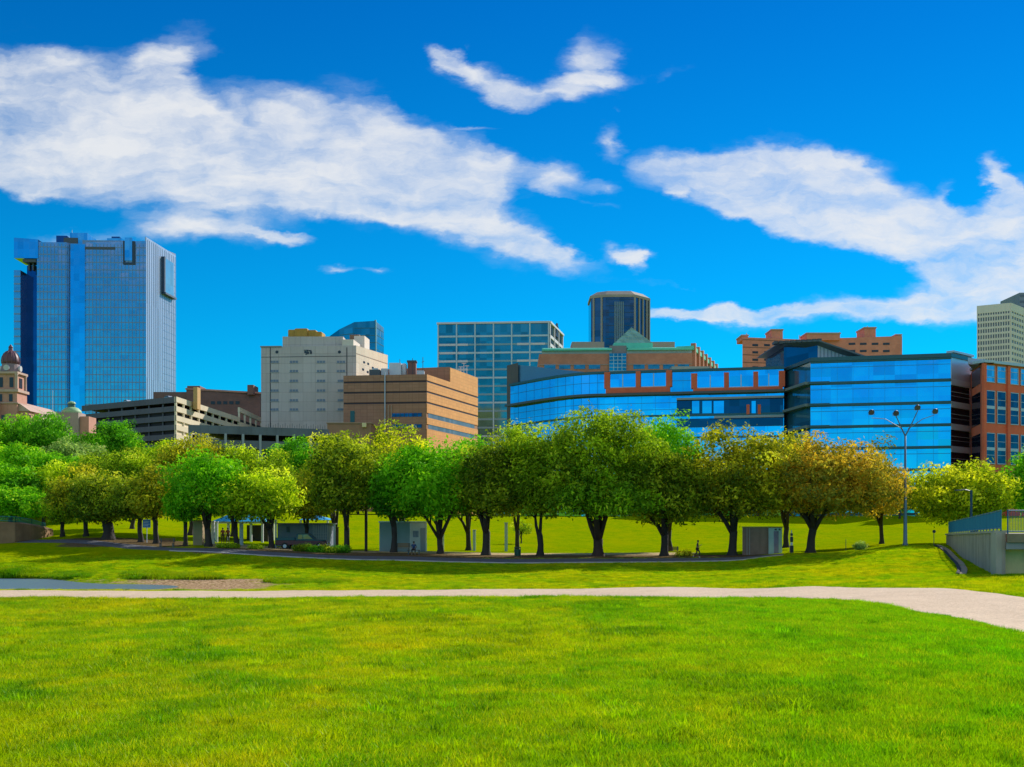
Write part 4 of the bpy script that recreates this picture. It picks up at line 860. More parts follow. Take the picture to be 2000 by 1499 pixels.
# 5 lower dark garage -------------------------------------------------------
M_CONC_D = wall('weathered grey concrete', (.16, .18, .22), var=.5, scale=.2, streak=.6)
K = bld('parking_garage', 'lower dark grey parking garage behind the yellow green treetops', 'parking garage', xp(500, 300), 300.); gz = K.location.z
fc = Fc(tri(368, 292), tri(642, 306)); zt = zp(830, 292)
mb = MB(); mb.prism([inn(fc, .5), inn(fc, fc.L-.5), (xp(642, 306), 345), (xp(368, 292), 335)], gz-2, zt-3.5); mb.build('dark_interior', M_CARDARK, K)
for i in range(4):
    mb = MB(); z = zt-1.5-3.7*i; fc.box(mb, 0, fc.L, z-.6, z+1.5-(1.0 if i == 0 else 0)*0, -.5, .15); mb.build('front_deck', M_CONC_D, K)
for k in range(9):
    mb = MB(); u = .4+(fc.L-.8)*k/8; fc.box(mb, u-.3, u+.3, gz-2, zt-2.0, -.4, .3); mb.build('column', wall('pale column', (.38, .40, .44)), K)
mb = MB()
for k in range(26):
    u = fc.u(520)+(fc.L-fc.u(520)-1)*k/25; fc.box(mb, u-.04, u+.04, zt, zt+.7+.3*((k*7) % 3), -.3, -.2)
mb.build('railing', M_DGREY, K)
mb = MB(); mb.prism([inn(fc, .1, -.55), inn(fc, fc.L-.1, -.55), (xp(642, 306), 345), (xp(368, 292), 335)], zt-1.3, zt-.9); mb.build('roof_deck', M_CONC_D, K)

# 6 cream jail tower --------------------------------------------------------
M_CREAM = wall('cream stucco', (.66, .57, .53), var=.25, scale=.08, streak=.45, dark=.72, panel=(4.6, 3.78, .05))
M_CREAML = wall('cream stucco toned as lit', (.80, .70, .58), var=.25, scale=.08, streak=.3, dark=.72)  # lit copy of the cream stucco, light put into its colour
K = bld('office_tower', 'windowless looking cream tower with rows of small grey windows and a raised top', 'tower', xp(600, 440), 440.); gz = K.location.z
Q0 = tri(510, 443); Q1 = tri(695.5, 440); Q2 = tri(757, 468)
fa = Fc(Q0, Q1); fb = Fc(Q1, Q2)
zt = zp(675, 440)
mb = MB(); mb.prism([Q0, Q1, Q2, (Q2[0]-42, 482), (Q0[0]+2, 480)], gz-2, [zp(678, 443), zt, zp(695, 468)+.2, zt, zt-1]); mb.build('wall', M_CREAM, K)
mb = MB(); mb.prism([(fa.P(fa.u(551)).x, fa.P(0, -.3).y), (fa.P(fa.u(668)).x, fa.P(0, -.3).y), (fa.P(fa.u(668)).x, 470), (fa.P(fa.u(551)).x, 470)], zt-2, zp(657.5, 443)); mb.build('raised_parapet', M_CREAM, K)
mb = MB(); fa.box(mb, fa.u(668)+.02, fa.u(690), zt-.5, zp(663, 440), -14, -.25); mb.build('roof_room', M_CREAML, K)
mb = MB(); fa.box(mb, fa.u(676), fa.u(697), zt-.5, zp(651, 448), -24, -14.2); mb.build('roof_room', M_CREAML, K)
mb = MB(); fa.box(mb, fa.u(665), fa.u(684), zt, zp(648.5, 450), -22, -16.2); mb.build('brown_plant_room', wall('brown plant', (.3, .17, .1)), K)
M_OCH = wall('ochre rooftop plant', (.60, .33, .06), var=.5, scale=.6)
mb = MB(); a0, a1 = fb.P(.02, .04), fb.P(fb.L, .04); i1, i0 = fb.P(fb.L, -.3), fb.P(.02, -.3); mb.prism([(a0.x, a0.y), (a1.x, a1.y), (i1.x, i1.y), (i0.x, i0.y)], gz-1, [zt-.1, zp(695, 468)+.1, zp(695, 468)+.1, zt-.1]); mb.build('sun_toned_side', wall('cream stucco toned as sunlit', (.97, .82, .60), var=.25, scale=.08, streak=.4, dark=.72, panel=(4.6, 3.78, .05)), K)  # side skin of the same stucco with sunlight put into its colour
for a_, b__, c_ in ((557, 572, 645), (571, 596, 643.5), (595, 612, 646), (610, 624, 650)):
    mb = MB(); fa.box(mb, fa.u(a_), fa.u(b__)-.02, zp(658, 443), zp(c_, 447), -9-random.random(), -3-random.random()); mb.build('rooftop_plant', M_OCH, K, bevel=.3)
M_LOUV = plain('grey blue cell glass', (.20, .24, .32), .4)
for i, py in enumerate((707, 725, 744, 763, 782, 800)):
    for j, px in enumerate((536, 574, 627, 666)):
        mb = MB()
        for k in range(3): 
            x_ = fa.u(px)+(k-1)*1.15*(1 if j != 3 or i < 2 else .7); fa.box(mb, x_-.48, x_+.48, fa.z(px, py+2.2), fa.z(px, py-2.0), -.1, .07)
        mb.build('window', M_LOUV, K)
        mb2 = MB(); fa.box(mb2, fa.u(px)-1.9, fa.u(px)+1.9, fa.z(px, py+3.2), fa.z(px, py+2.4), -.1, .18); mb2.build('sill', plain('sill grey', (.42, .40, .40)), K)
for px in (541, 663):
    mb = MB(); q = fa.P(fa.u(px)); mb.tube([(q.x, q.y+.2, fa.z(px, 688)), (q.x, q.y-.12, fa.z(px, 688))], .62, 12); mb.build('round_vent', M_HOLE, K)
mb = MB()
for u0, u1, a_, b__ in ((-1.3, -.4, 686, 690), (-.5, .5, 688, 692), (.4, 1.5, 684.5, 686.5), (.9, 1.7, 687, 692), (-1.5, .3, 683.8, 685), (-.9, -.2, 691, 693), (-.2, .2, 684, 689)):
    fa.box(mb, fa.u(601)+u0, fa.u(601)+u1, fa.z(601, b__), fa.z(601, a_), -.1, .16+abs(u0)*.01)
mb.build('wall_emblem', M_HOLE, K)
mb = MB(); fa.box(mb, .05, fa.L-.05, fa.z(600, 697.6), fa.z(600, 696.4), -.1, .05); mb.build('joint_line', plain('dark joint', (.12, .1, .11)), K)  # plain dark joint across the front
for px in (528, 677.5):
    mb = MB(); fa.box(mb, fa.u(px)-.16, fa.u(px)+.16, gz if px < 600 else fa.z(px, 745), fa.z(px, 679), -.1, .09); mb.build('joint_line', plain('dark joint', (.07, .06, .07)), K)
mb = MB(); fa.box(mb, -.3, fa.u(550), zp(679, 443), zp(676.5, 443), -.3, .35); mb.build('coping', plain('coping', (.3, .28, .27)), K)
mb = MB(); fb.box(mb, .1, fb.L-.1, fb.z(715, 697.5)-.1, fb.z(715, 697.5)+.12, -.1, .1); mb.build('joint_line', plain('dark joint', (.3, .22, .16)), K)
for px, py in ((711, 708), (719, 711), (709, 722), (718, 727), (728, 719)):
    mb = MB(); fb.pbox(mb, px-1.7, px+1.7, py-2, py+2, -.1, .12); mb.build('window', M_HOLE, K)

# 7 office block with sun and shade put into its panel colours -------------------------------------------
M_BRN = wall('panels toned as shaded', (.48, .24, .14), var=.3, scale=.1, streak=.4, dark=.7, panel=(2.2, 1.3, .04))  # front copy of the panels, its shade put into the brown
M_ORG = wall('panels toned as sunlit', (.97, .44, .13), var=.3, scale=.1, streak=.3, dark=.75, panel=(2.2, 1.3, .04))  # side copy of the panels, its sunlight put into the orange
M_LINE = plain('brown black recess band', (.05, .025, .03), .6)
M_ANX = wall('brown annex stucco', (.40, .22, .13), var=.3)
K = bld('office_block', 'brown office block with horizontal dark bands and a side toned orange as sunlit', 'office building', xp(833, 420), 420.); gz = K.location.z
Q0 = tri(671, 424); Q1 = tri(833, 420); Q2 = tri(932.5, 473)
fa = Fc(Q0, Q1); fb = Fc(Q1, Q2); zt = zp(731.5, 420)
mb = MB(); mb.prism([Q0, Q1, Q2, (Q2[0]-50, 480), (Q0[0]+2, 470)], gz-2, zt); mb.build('wall', M_BRN, K)
# side skin panels with sunlight painted in as orange, band by band
bands = [(745, 1.6), (765.5, 1.5), (786.5, 1.5)]
zs = [zt] + [fa.z(833, b_[0]) for b_ in bands] + [fa.z(833, 811), fa.z(833, 833), gz-2]
for i in range(len(zs)-1):
    mb = MB(); top_ = zs[i]-(0 if i == 0 else .35); bot_ = zs[i+1]+(.35 if i < len(zs)-2 else 0)
    if i >= 4: top_ -= .55
    if i in (3, 4): bot_ += .5
    fb.box(mb, .0, fb.L, bot_, top_, -.3, .22); mb.build('sunlit_tone_panel', M_ORG, K)
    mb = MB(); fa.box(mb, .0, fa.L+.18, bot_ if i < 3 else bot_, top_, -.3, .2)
    if i < 3: mb.build('shade_tone_panel', M_BRN, K)
mb = MB(); fa.box(mb, 0, fa.L-.02, gz-2, zs[3]-.35, -.3, .17); mb.build('shade_tone_panel', M_BRN, K)
for z in zs[1:4]:
    mb = MB(); fa.box(mb, .1, fa.L, z-.34, z+.34, -.3, .02); mb.build('dark_band', M_LINE, K)
    mb = MB(); fb.box(mb, .1, fb.L-.1, z-.34, z+.34, -.3, .03); mb.build('dark_band', M_LINE, K)
for z, u0 in ((zs[4], .6), (zs[5], .3)):
    mb = MB(); fb.box(mb, fb.L*.03, fb.L*.93, z-.84, z+.84, -.3, .05); mb.build('window_band', glass('mauve office glass', (.35, .28, .30), .3, .4, (2.4, 9)), K)
mb = MB(); a1, b1, c1 = fb.P(fb.u(878.5)), fb.P(fb.L), fb.P(fb.u(878.5))
mb.prism([fp(fb, 878.5, .2), fp(fb, 932.4, .2), (Q2[0]-30, 480), (a1.x-26, a1.y+6)], zt+.01, zp(718.5, a1.y)); mb.build('roof_block', M_ORG, K)
mb = MB(); mb.quad((a1.x-26, a1.y-.2+6.2, zt), (a1.x, a1.y-.3, zt), (a1.x, a1.y-.3, zp(718.5, a1.y)+.25), (a1.x-26, a1.y-.2+6.2, zp(718.5, a1.y)+.25)); mb.build('roof_block_front', M_BRN, K)
for a_, b__, c_, d_ in ((765, 824, 807.5, 814.5), (765, 824, 829.5, 836)):
    mb = MB(); fa.pbox(mb, a_, b__, c_, d_, -.1, .3); wo_ = mb.build('window_band', M_DARKGLASS, K)
    mb = MB(); colsb(fa, mb, [fa.u(a_)+(fa.u(b__)-fa.u(a_))*k/7 for k in range(8)], fa.z(790, d_), fa.z(790, c_), .16, .1, .38); mb.build('frame', M_LINE, wo_)
mb = MB(); fa.pbox(mb, 684.5, 693, 803, 825, -.1, .32); mb.build('door', plain('teal door', (.02, .14, .15)), K)
mb = MB(); q = fa.P(fa.u(752.5), .5); mb.tube([(q.x, q.y, gz), (q.x, q.y, zt+1.2)], .22, 8); mb.build('downpipe', M_SILVER, K)
for px in (759, 765): mb = MB(); q = fa.P(fa.u(px), .45); mb.tube([(q.x, q.y, gz), (q.x, q.y, fa.z(px, 792))], .18, 8); mb.build('downpipe', wall('copper pipe', (.5, .35, .25)), K)
mb = MB(); mb.box(xp(640, 405), xp(725, 405), 404, 419, gz-2, zp(828, 405)); mb.build('annex', M_ANX, K)
mb = MB(); mb.box(xp(640, 405)-.3, xp(725, 405)+.3, 403.6, 419, zp(828, 405)+.01, zp(826.3, 405)); mb.build('annex_coping', wall('dull coping', (.5, .33, .22)), K)
mb = MB(); mb.box(xp(708, 404), xp(716, 404), 402.6, 403.9, zp(835, 404), zp(827, 404)); mb.build('lit_toned_cube', plain('cream box', (.85, .7, .35)), K)  # small cube on the annex, its being lit painted as pale colour
def rbox(nm, a_, b__, c_, d_, mm, dep=4, off=0): 
    mb = MB(); y_ = 428+off; mb.box(xp(a_, y_), xp(b__, y_), y_, y_+dep, zt-.2 if d_ is None else zp(d_, y_), zp(c_, y_)); return mb.build(nm, mm, K, bevel=.08)
rbox('air_handler', 721, 742, 722, None, M_DGREY); rbox('air_handler', 727, 738, 719.5, 723, M_SILVER); rbox('air_handler', 744, 757, 720, None, M_WHITE, off=1)
rbox('white_plant_room', 760, 783, 709, None, plain('white plant', (.7, .74, .76)), off=3); rbox('brown_stack', 796, 812, 706, None, wall('rust stack', (.25, .12, .1)), off=4); rbox('stack_cap', 794.5, 813.5, 704, 707.5, M_DGREY, off=3.8); rbox('air_handler', 814, 828, 724, None, M_SILVER, off=1)
mb = MB(); mb.lathe((xp(789, 433), 433), [(1.1, zt-.2), (1.1, zp(714, 433)), (.8, zp(711, 433)), (.1, zp(710, 433))], 14); mb.build('white_tank', M_WHITE, K, smooth=True)
for px, py in ((826, 698), (781, 702), (806, 700)):
    mb = MB(); y_ = 432.; mb.tube([(xp(px, y_), y_, zt-.2), (xp(px, y_), y_, zp(py, y_))], .12, 5); mb.tube([(xp(px, y_)-.5, y_, zp(py+10, y_)), (xp(px, y_)+.5, y_, zp(py+8, y_))], .1, 4); mb.build('antenna', M_DGREY, K)
for px, py in ((906, 709), (912, 714), (900, 716)):
    mb = MB(); y_ = 462.; mb.tube([(xp(px, y_), y_, zp(731, y_)), (xp(px, y_), y_, zp(py, y_))], .14, 5); mb.tube([(xp(px, y_)-.9, y_, zp(py+1, y_)), (xp(px, y_)+.9, y_, zp(py+1, y_))], .14, 4); mb.build('antenna', M_WHITE, K)

# 8 teal tower far behind ----------------------------------------------------
M_TEAL = glass('teal tower glass', (.06, .34, .42), .1, .9, (2, 3.2), .015)
Y = 560.; K = bld('glass_tower', 'dark teal glass tower with sloping roofs behind the cream tower', 'tower', xp(700, Y), Y); gz = K.location.z
pl = [tri(634, Y+14), tri(663, Y+5), tri(692, Y), tri(733, Y), tri(749.5, Y+16), (xp(744, Y+40), Y+40), (xp(634, Y), Y+40)]
zz = [zp(655, Y), zp(640, Y), zp(629.5, Y), zp(627, Y), zp(641, Y+16), zp(650, Y), zp(655, Y)]
mb = MB(); mb.prism(pl, gz, zz); mb.build('tower_body', M_TEAL, K)
for i in range(4):
    fc = Fc(pl[i], pl[i+1]); mb = MB()
    for k in range(25):
        z = zz[i]-3-3.6*k if i else zz[0]-2-3.6*k
        if z > gz: fc.box(mb, .1, fc.L-.1, z-.16, z+.16, -.1, .12)
    mb.build('floor_lines', plain('teal frame', (.04, .16, .18), .4, .4), K)
mb = MB(); fc = Fc(pl[3], pl[4]); fc.box(mb, 0, .8, gz, zz[3]+.4, -.5, .4); mb.build('corner_fin', plain('teal pale', (.2, .42, .42)), K)

# 9 teal office building with white floor bands -------------------------------
M_TEALO = glass('teal office glass', (.10, .34, .37), .12, .85, (3, 4), .012, .45)
M_FRM = plain('pale aqua frame', (.50, .62, .66), .4, .2)
Y = 530.; K = bld('office_building', 'teal glass office building with white floor bands and seven vertical fins', 'office building', xp(965, Y), Y); gz = K.location.z
Q0 = tri(855, Y+4); Q1 = tri(1073, Y); Q2 = tri(1098.5, Y+36); zt = zp(629, Y)
fa = Fc(Q0, Q1); fb = Fc(Q1, Q2)
mb = MB(); mb.prism([Q0, Q1, Q2, (Q2[0]-30, Y+60), (Q0[0], Y+60)], gz, zt-.5); mb.build('glazing', M_TEALO, K)
zf0 = zp(655.5, Y); zl = [zf0-3.93*i for i in range(25) if zf0-3.93*i > gz]
for i, z in enumerate(zl):
    mb = MB(); fa.box(mb, 0, fa.L, z-.42, z+.42, -.2, .3); o_ = mb.build('floor_band', M_FRM if i in (0, 2, 5, 8, 12) else plain('grey aqua band', (.24, .38, .42), .4, .2), K)
    mb = MB(); fb.box(mb, 0, fb.L, z-.8, z+.6, -.2, .32); mb.build('floor_band', M_WHITE, K)
    if i in (1, 2, 3, 4): 
        mb = MB(); fa.box(mb, .4, fa.u(914), z-.5, z+.5, -.2, .36); mb.build('white_band', M_WHITE, K)
    if i in (1, 3, 5):
        mb = MB(); fa.box(mb, fa.u(1010), fa.u(1065), z-.5, z+.5, -.2, .36); mb.build('white_band', M_WHITE, K)
for px in (856, 892, 928, 964, 999.5, 1035, 1071.5):
    mb = MB(); u = fa.u(px); fa.box(mb, u-.3, u+.3, gz, zt, -.2, .7); mb.build('fin', M_FRM, K)
mb = MB(); fa.box(mb, -.4, fa.L+.3, zt-.6, zt+.3, -.6, .85); mb.build('cornice', M_WHITE, K)
mb = MB(); fb.box(mb, 0, fb.L+.3, zt-.6, zt+.31, -.6, .8); mb.build('cornice', M_WHITE, K)
for k in (0, .33, .66, 1):
    mb = MB(); u = .5+(fb.L-1)*k; fb.box(mb, u-.5, u+.5, gz, zt-.6, -.2, .5); mb.build('pier', M_WHITE, K)
mb = MB(); um = fb.L*.5; zc = zp(646, Y+18)
for k, (a_, b__, c_, d_) in enumerate(((-3, 3, -3.2, -1.8), (-2, 2, -1.9, .2), (-2.6, -.8, 0, 2.6), (.6, 2.4, .1, 2.2), (-1, 1, 2, 3.4))): fb.box(mb, um+a_*1.3, um+b__*1.3, zc+c_, zc+d_, .3, .62+.03*k)
mb.build('dark_emblem', M_HOLE, K)

# 10 octagonal tower ----------------------------------------------------------
Y = 650.; K = bld('octagonal_tower', 'dark glass octagonal tower with a beige roof rim and beige corner stripes', 'tower', xp(1214, Y), Y); gz = K.location.z
M_BEI = wall('beige stone rim', (.46, .38, .30), var=.3); M_NAVY = glass('navy tower glass', (.09, .15, .22), .1, .85, (3, 3.8), .015, .5)
cx0, cy0, rr = xp(1214, Y), Y+17, 59/F*Y
ch = .42
def octa(r_): return [(cx0-r_*ch*1.0-2, cy0-r_), (cx0+r_*ch, cy0-r_), (cx0+r_, cy0-r_*.35), (cx0+r_, cy0+r_*.4), (cx0+r_*.5, cy0+r_), (cx0-r_*.5, cy0+r_), (cx0-r_, cy0+r_*.4), (cx0-r_, cy0-r_*.75)]
mb = MB(); mb.prism(octa(rr), gz, zp(579, Y)); mb.build('glazing', M_NAVY, K)
mb = MB(); mb.prism(octa(rr*1.0+.5), zp(581, Y), zp(576, Y)); mb.build('cornice', M_BEI, K)
mb = MB(); n0 = len(mb.v); a = octa(rr+.3); b_ = octa(rr*.78)
mb.v += [(p[0], p[1], zp(576, Y)+.01) for p in a]+[(p[0], p[1], zp(566.5, Y)) for p in b_]; 
for i in range(8): j = (i+1) % 8; mb.f.append((i, j, 8+j, 8+i))
mb.f.append(tuple(range(8, 16))); mb.build('roof', M_BEI, K)
o8 = octa(rr)
for i, n_ in ((0, 5), (1, 4), (2, 4), (7, 2)):
    fc = Fc(o8[i], o8[(i+1) % 8]) if i != 7 else Fc(o8[7], o8[0]); 
    ks = [(.33, .4, .47, .54, .61)] if i == 0 else [(.02, .3, .55, .8, .97)] if i in (1, 2) else [(.2, .75)]
    for k in ks[0]:
        mb = MB(); u = fc.L*k; w_ = .3 if i == 0 else .55; fc.box(mb, u-w_, u+w_, gz, zp(590 if i == 0 else 577, Y), -.1, .5); mb.build('stone_fin', wall('beige grey fin', (.40, .36, .32)) if i else wall('grey fin', (.22, .32, .36)), K)
mb = MB(); fc = Fc(o8[0], o8[1])
for k in range(28): fc.box(mb, .2, fc.L-.2, zp(585, Y)-3.8*k-.2, zp(585, Y)-3.8*k+.2, -.1, .12)
mb.build('floor_lines', plain('navy frame', (.03, .07, .12), .4, .3), K)

# 11 brick building with green copper roof and glass pyramid --------------------
M_BR2 = brick('orange red brick', (.66, .22, .12), (.72, .26, .14), (.5, .3, .22), .8, .3)
M_GRN = wall('bright green copper', (.16, .72, .50), var=.4, scale=.4, rough=.5, dark=.7)
Y = 350.; K = bld('brick_building', 'brick building with a green copper roof edge and a green glass pyramid', 'building', xp(1210, Y), Y); gz = K.location.z
Q0 = tri(1053, Y+2); Q1 = tri(1352, Y); Q2 = tri(1402, Y+52); fa = Fc(Q0, Q1); fb = Fc(Q1, Q2)
zt = zp(690, Y)
mb = MB(); mb.prism([Q0, Q1, Q2, (Q2[0]-30, Y+60), (Q0[0], Y+60)], gz, [zt, zt, zt, zt, zt]); mb.build('wall', M_BR2, K)
for fc, u0, u1 in ((fa, fa.u(1058), fa.u(1195)), (fa, fa.u(1224), fa.L)):
    mb = MB(); fc.box(mb, u0, u1, zt+.01, zt+1.0, -8, -.4); mb.build('attic', wall('pale attic', (.5, .5, .47)), K)
    mb = MB(); a, b_ = fc.P(u0, .5), fc.P(u1, .5); c_, e = fc.P(u1, -5), fc.P(u0, -5)
    mb.hexa([(a.x,a.y,zt+1.01),(b_.x,b_.y,zt+1.01),(c_.x,c_.y,zt+1.01),(e.x,e.y,zt+1.01),(a.x+.5,a.y,zt+1.6),(b_.x,b_.y,zt+1.6),(c_.x,c_.y,zt+2.6),(e.x,e.y,zt+2.6)]); mb.build('copper_roof', M_GRN, K)
mb = MB(); fb.box(mb, 0, fb.L, zt+1.01, zt+2.3, -5, .5); mb.build('copper_roof', M_GRN, K)
mb = MB(); fb.box(mb, 0, fb.L, zt+.01, zt+1.0, -5, -.2); mb.build('attic', wall('pale attic', (.5, .5, .47)), K)
for k in range(7):
    mb = MB(); fb.box(mb, fb.L*(k+.1)/7, fb.L*(k+.28)/7, zt-6, zt+3.2, -.6, .9); mb.build('pier', M_BR2, K); mb = MB(); fb.box(mb, fb.L*(k+.4)/7, fb.L*(k+.9)/7, zt-4.8, zt-1.8, -.1, .1); mb.build('window', M_DARKGLASS, K)
for k in range(10):
    px0 = 1063+k*29
    if 1185 < px0+12 < 1226: continue
    mb = MB(); fa.pbox(mb, px0, px0+22, 712, 721, -.1, .12); mb.build('window', glass('grey teal glass', (.15, .3, .36), .1, .8, (1.2, 2)), K)
mb = MB(); fa.box(mb, 0, fa.L, zp(712, Y), zp(711, Y), -.2, .25); mb.build('string_course', wall('pale string', (.55, .42, .36)), K)
mb = MB(); fa.pbox(mb, 1190, 1223, 691, 735, -.2, .6); ob = mb.build('glazed_bay', M_TEAL, K)
mb = MB(); [fa.pbox(mb, 1190, 1223, p_, p_+1, .5, .75) for p_ in (697, 704, 711, 718, 725)]; colsb(fa, mb, [fa.u(1190)+k*1.3 for k in range(1, 4)], zp(735, Y), zp(691, Y), .15, .5, .74); mb.build('mullion', M_FRM, ob)
mb = MB(); fa.box(mb, fa.u(1191), fa.u(1224)-.05, zt+.01, zp(674, Y), -6, -.6); mb.build('bay_head', wall('grey brick', (.34, .28, .26)), K)
ap = Vector((xp(1233, Y+9), Y+9, zp(640, Y+9))); bz = zp(676, Y+9); hw_ = 36/F*(Y+9)
cs = [Vector((ap.x-hw_, ap.y-hw_, bz)), Vector((ap.x+hw_, ap.y-hw_, bz)), Vector((ap.x+hw_, ap.y+hw_, bz)), Vector((ap.x-hw_, ap.y+hw_, bz))]
mb = MB(); mb.v = [tuple(c_) for c_ in cs]+[tuple(ap)]; mb.f = [(0,1,4),(1,2,4),(2,3,4),(3,0,4),(3,2,1,0)]; py_ = mb.build('glass_pyramid', glass('pale green glass', (.45, .80, .58), .3, .15, (1.5, 1.2)), K)
mb = MB()
for i in range(4):
    a, b_ = cs[i], cs[(i+1) % 4]
    for k in range(7): 
        p_ = a.lerp(b_, k/6); mb.tube([p_, p_.lerp(ap, 1-abs(k/6-.5)*2 if 0 < k < 6 else 1)], .09, 4)
    for k in range(1, 5): f_ = k/5; mb.tube([a.lerp(ap, f_), b_.lerp(ap, f_)], .09, 4)
mb.build('pyramid_frame', wall('green glazing bar', (.45, .62, .45)), py_)
mb = MB(); mb.box(cs[0].x-.2, cs[1].x+.2, ap.y-hw_-.2, ap.y+hw_, zt+.02, bz-.02); mb.build('pyramid_base', M_GRN, K)
for a_, b__ in ((1117, 1180), (1268, 1318)):
    mb = MB(); mb.box(xp(a_, Y+16), xp(b__, Y+16), Y+16, Y+26, zt, zp(668, Y+16)); mb.build('roof_room', wall('tan roof room', (.45, .36, .28)), K)
mb = MB(); mb.prism([(xp(1312, 322), 322), (xp(1386, 322), 322), (xp(1386, 322), 335), (xp(1312, 322), 335)], gz, zp(716, 322)); mb.build('grey_side_roof', wall('beige grey roof', (.45, .42, .38)), K)

# 12 curved blue glass building -------------------------------------------------
M_SKYG = glass('sky blue curtain glass', (.24, .62, .98), .04, .95, (3.0, 2.1), .02, .3, .74)
M_LEDGE = M_TEALTRIM
K = bld('glass_office', 'low curved blue glass office building with brick framed top windows', 'office building', xp(1200, 244), 246.); gz = K.location.z
arc = []
for k in range(13):
    f_ = k/12; px = 997+f_*185; Yk = 262-21*math.sin(f_*math.pi/2); arc.append(tri(px, Yk))
E0 = tri(1531, 233)
zt = zp(731, 241)
pl = arc + [E0, (E0[0]+6, 262), (arc[0][0]+10, 290)]
mb = MB(); mb.prism(pl, gz-1, zt); mb.build('glazing', M_SKYG, K, smooth=False)
path = arc+[E0]
bandmesh(path, -.5, .5, zt, zt+.5).build('roof_edge', M_TEALTRIM, K)
mb = MB(); mb.prism(along(path, -.4)+[(E0[0]+6, 262), (arc[0][0]+10, 290)], zt+.02, zt+.3); mb.build('roof', plain('blue grey roof', (.13, .2, .28), .5), K)
zl2 = zp(773, 241); bandmesh(path, -.2, 1.6, zl2-.25, zl2+.25).build('sun_ledge', plain('slate ledge', (.10, .11, .12), .5, .2), K)
for py in (815, 858): bandmesh(path, -.2, .35, zp(py, 241)-.2, zp(py, 241)+.2).build('floor_ledge', M_TEALTRIM, K)
for z in (zp(748, 241), zp(790, 241), zp(803, 241)): bandmesh(path, -.1, .1, z-.05, z+.05).build('glazing_bar', plain('blue bar', (.05, .32, .62), .3, .5), K)
mb = MB(); fs = Fc(arc[-1], E0)
for k in range(1, 12): 
    q = along(arc, .02)[k]; mb.tube([(q[0], q[1], gz), (q[0], q[1], zt)], .04, 4)
colsb(fs, mb, np.arange(2, fs.L, 2.9), gz, zt, .05, -.05, .06); mb.build('mullion_grid', plain('blue bar', (.05, .34, .66), .3, .5), K)
# raised dark left corner
mb = MB(); mb.prism([tri(990, 264), tri(1012, 259.5), (xp(1012, 259.5), 275), (xp(990, 264), 280)], gz, zp(712, 262)); mb.build('corner_pier', wall('brown grey pier', (.14, .12, .13)), K)
mb = MB(); mb.prism([tri(1012.3, 260), tri(1150, 247), (xp(1150, 247), 262), (xp(1012, 260), 276)], zt+.3, [zp(713, 260), zp(729, 247)+.1, zp(729, 247)+.1, zp(713, 260)]); mb.build('sloping_roof', plain('blue slate roof', (.09, .22, .38), .35, .3), K)
# brick frames
M_BR3 = brick('red orange brick', (.95, .125, .045), (.97, .16, .06), (.7, .24, .14), .5, .18)
def bframe(px0, px1, cols_, zhi, zlo):
    mb = MB(); fs.box(mb, fs.u(px0), fs.u(px1), zlo, zlo+1.1, -.3, .75); mb.build('brick_frame', M_BR3, K)
    for c_ in cols_:
        mb = MB(); w_ = .5 if c_ not in (cols_[0], cols_[-1]) else .62; fs.box(mb, fs.u(c_)-w_, fs.u(c_)+w_, zlo+1.1, zhi, -.3, .76); mb.build('brick_pier', M_BR3, K)
    for a_, b__ in zip(cols_[:-1], cols_[1:]):
        ua, ub = fs.u(a_)+.6, fs.u(b__)-.6; mb = MB(); fs.box(mb, ua, ub, zlo+1.1, zhi-.5, -.2, .35); wn = mb.build('window', M_SKYG, K)
        mb = MB(); fs.box(mb, (ua+ub)/2-.1, (ua+ub)/2+.1, zlo+1.1, zhi-.5, .3, .46); fs.box(mb, ua, ub, zlo+1.1, zlo+1.3, .3, .45); mb.build('frame', M_SILVER, wn)
bframe(1184, 1309, [1186.5, 1247, 1307], zt+.3, zp(768.5, 240)); bframe(1354, 1529, [1356, 1419, 1476, 1527], zt+.1-.6, zp(768.5+3, 238))
mb = MB(); fs.pbox(mb, 1322, 1530, 780, 812, -.2, .30); mb.build('dark_glazing', M_DARKGLASS, K)
mb = MB(); fs.pbox(mb, 1322, 1530, 817, 834, -.2, .30); mb.build('dark_glazing', M_DARKGLASS, K)
for a_, b__ in ((1352, 1366), (1372, 1390), (1394, 1414), (1468, 1476)):
    mb = MB(); fs.pbox(mb, a_, b__, 784, 808, .2, .42); mb.build('blue_pane', M_SKYG, K)
for a_ in (1458, 1480): mb = MB(); fs.pbox(mb, a_, a_+6, 791, 810, .2, .5); mb.build('red_panel', M_BR3, K)
mb = MB(); fs.pbox(mb, 1322, 1531, 776.5, 780.5, -.2, 1.2); mb.build('grey_canopy', plain('grey canopy', (.35, .37, .4)), K)
mb = MB(); fs.pbox(mb, 1395, 1531, 812.5, 817, -.2, .9); mb.build('grey_canopy', plain('grey canopy', (.42, .42, .44)), K)

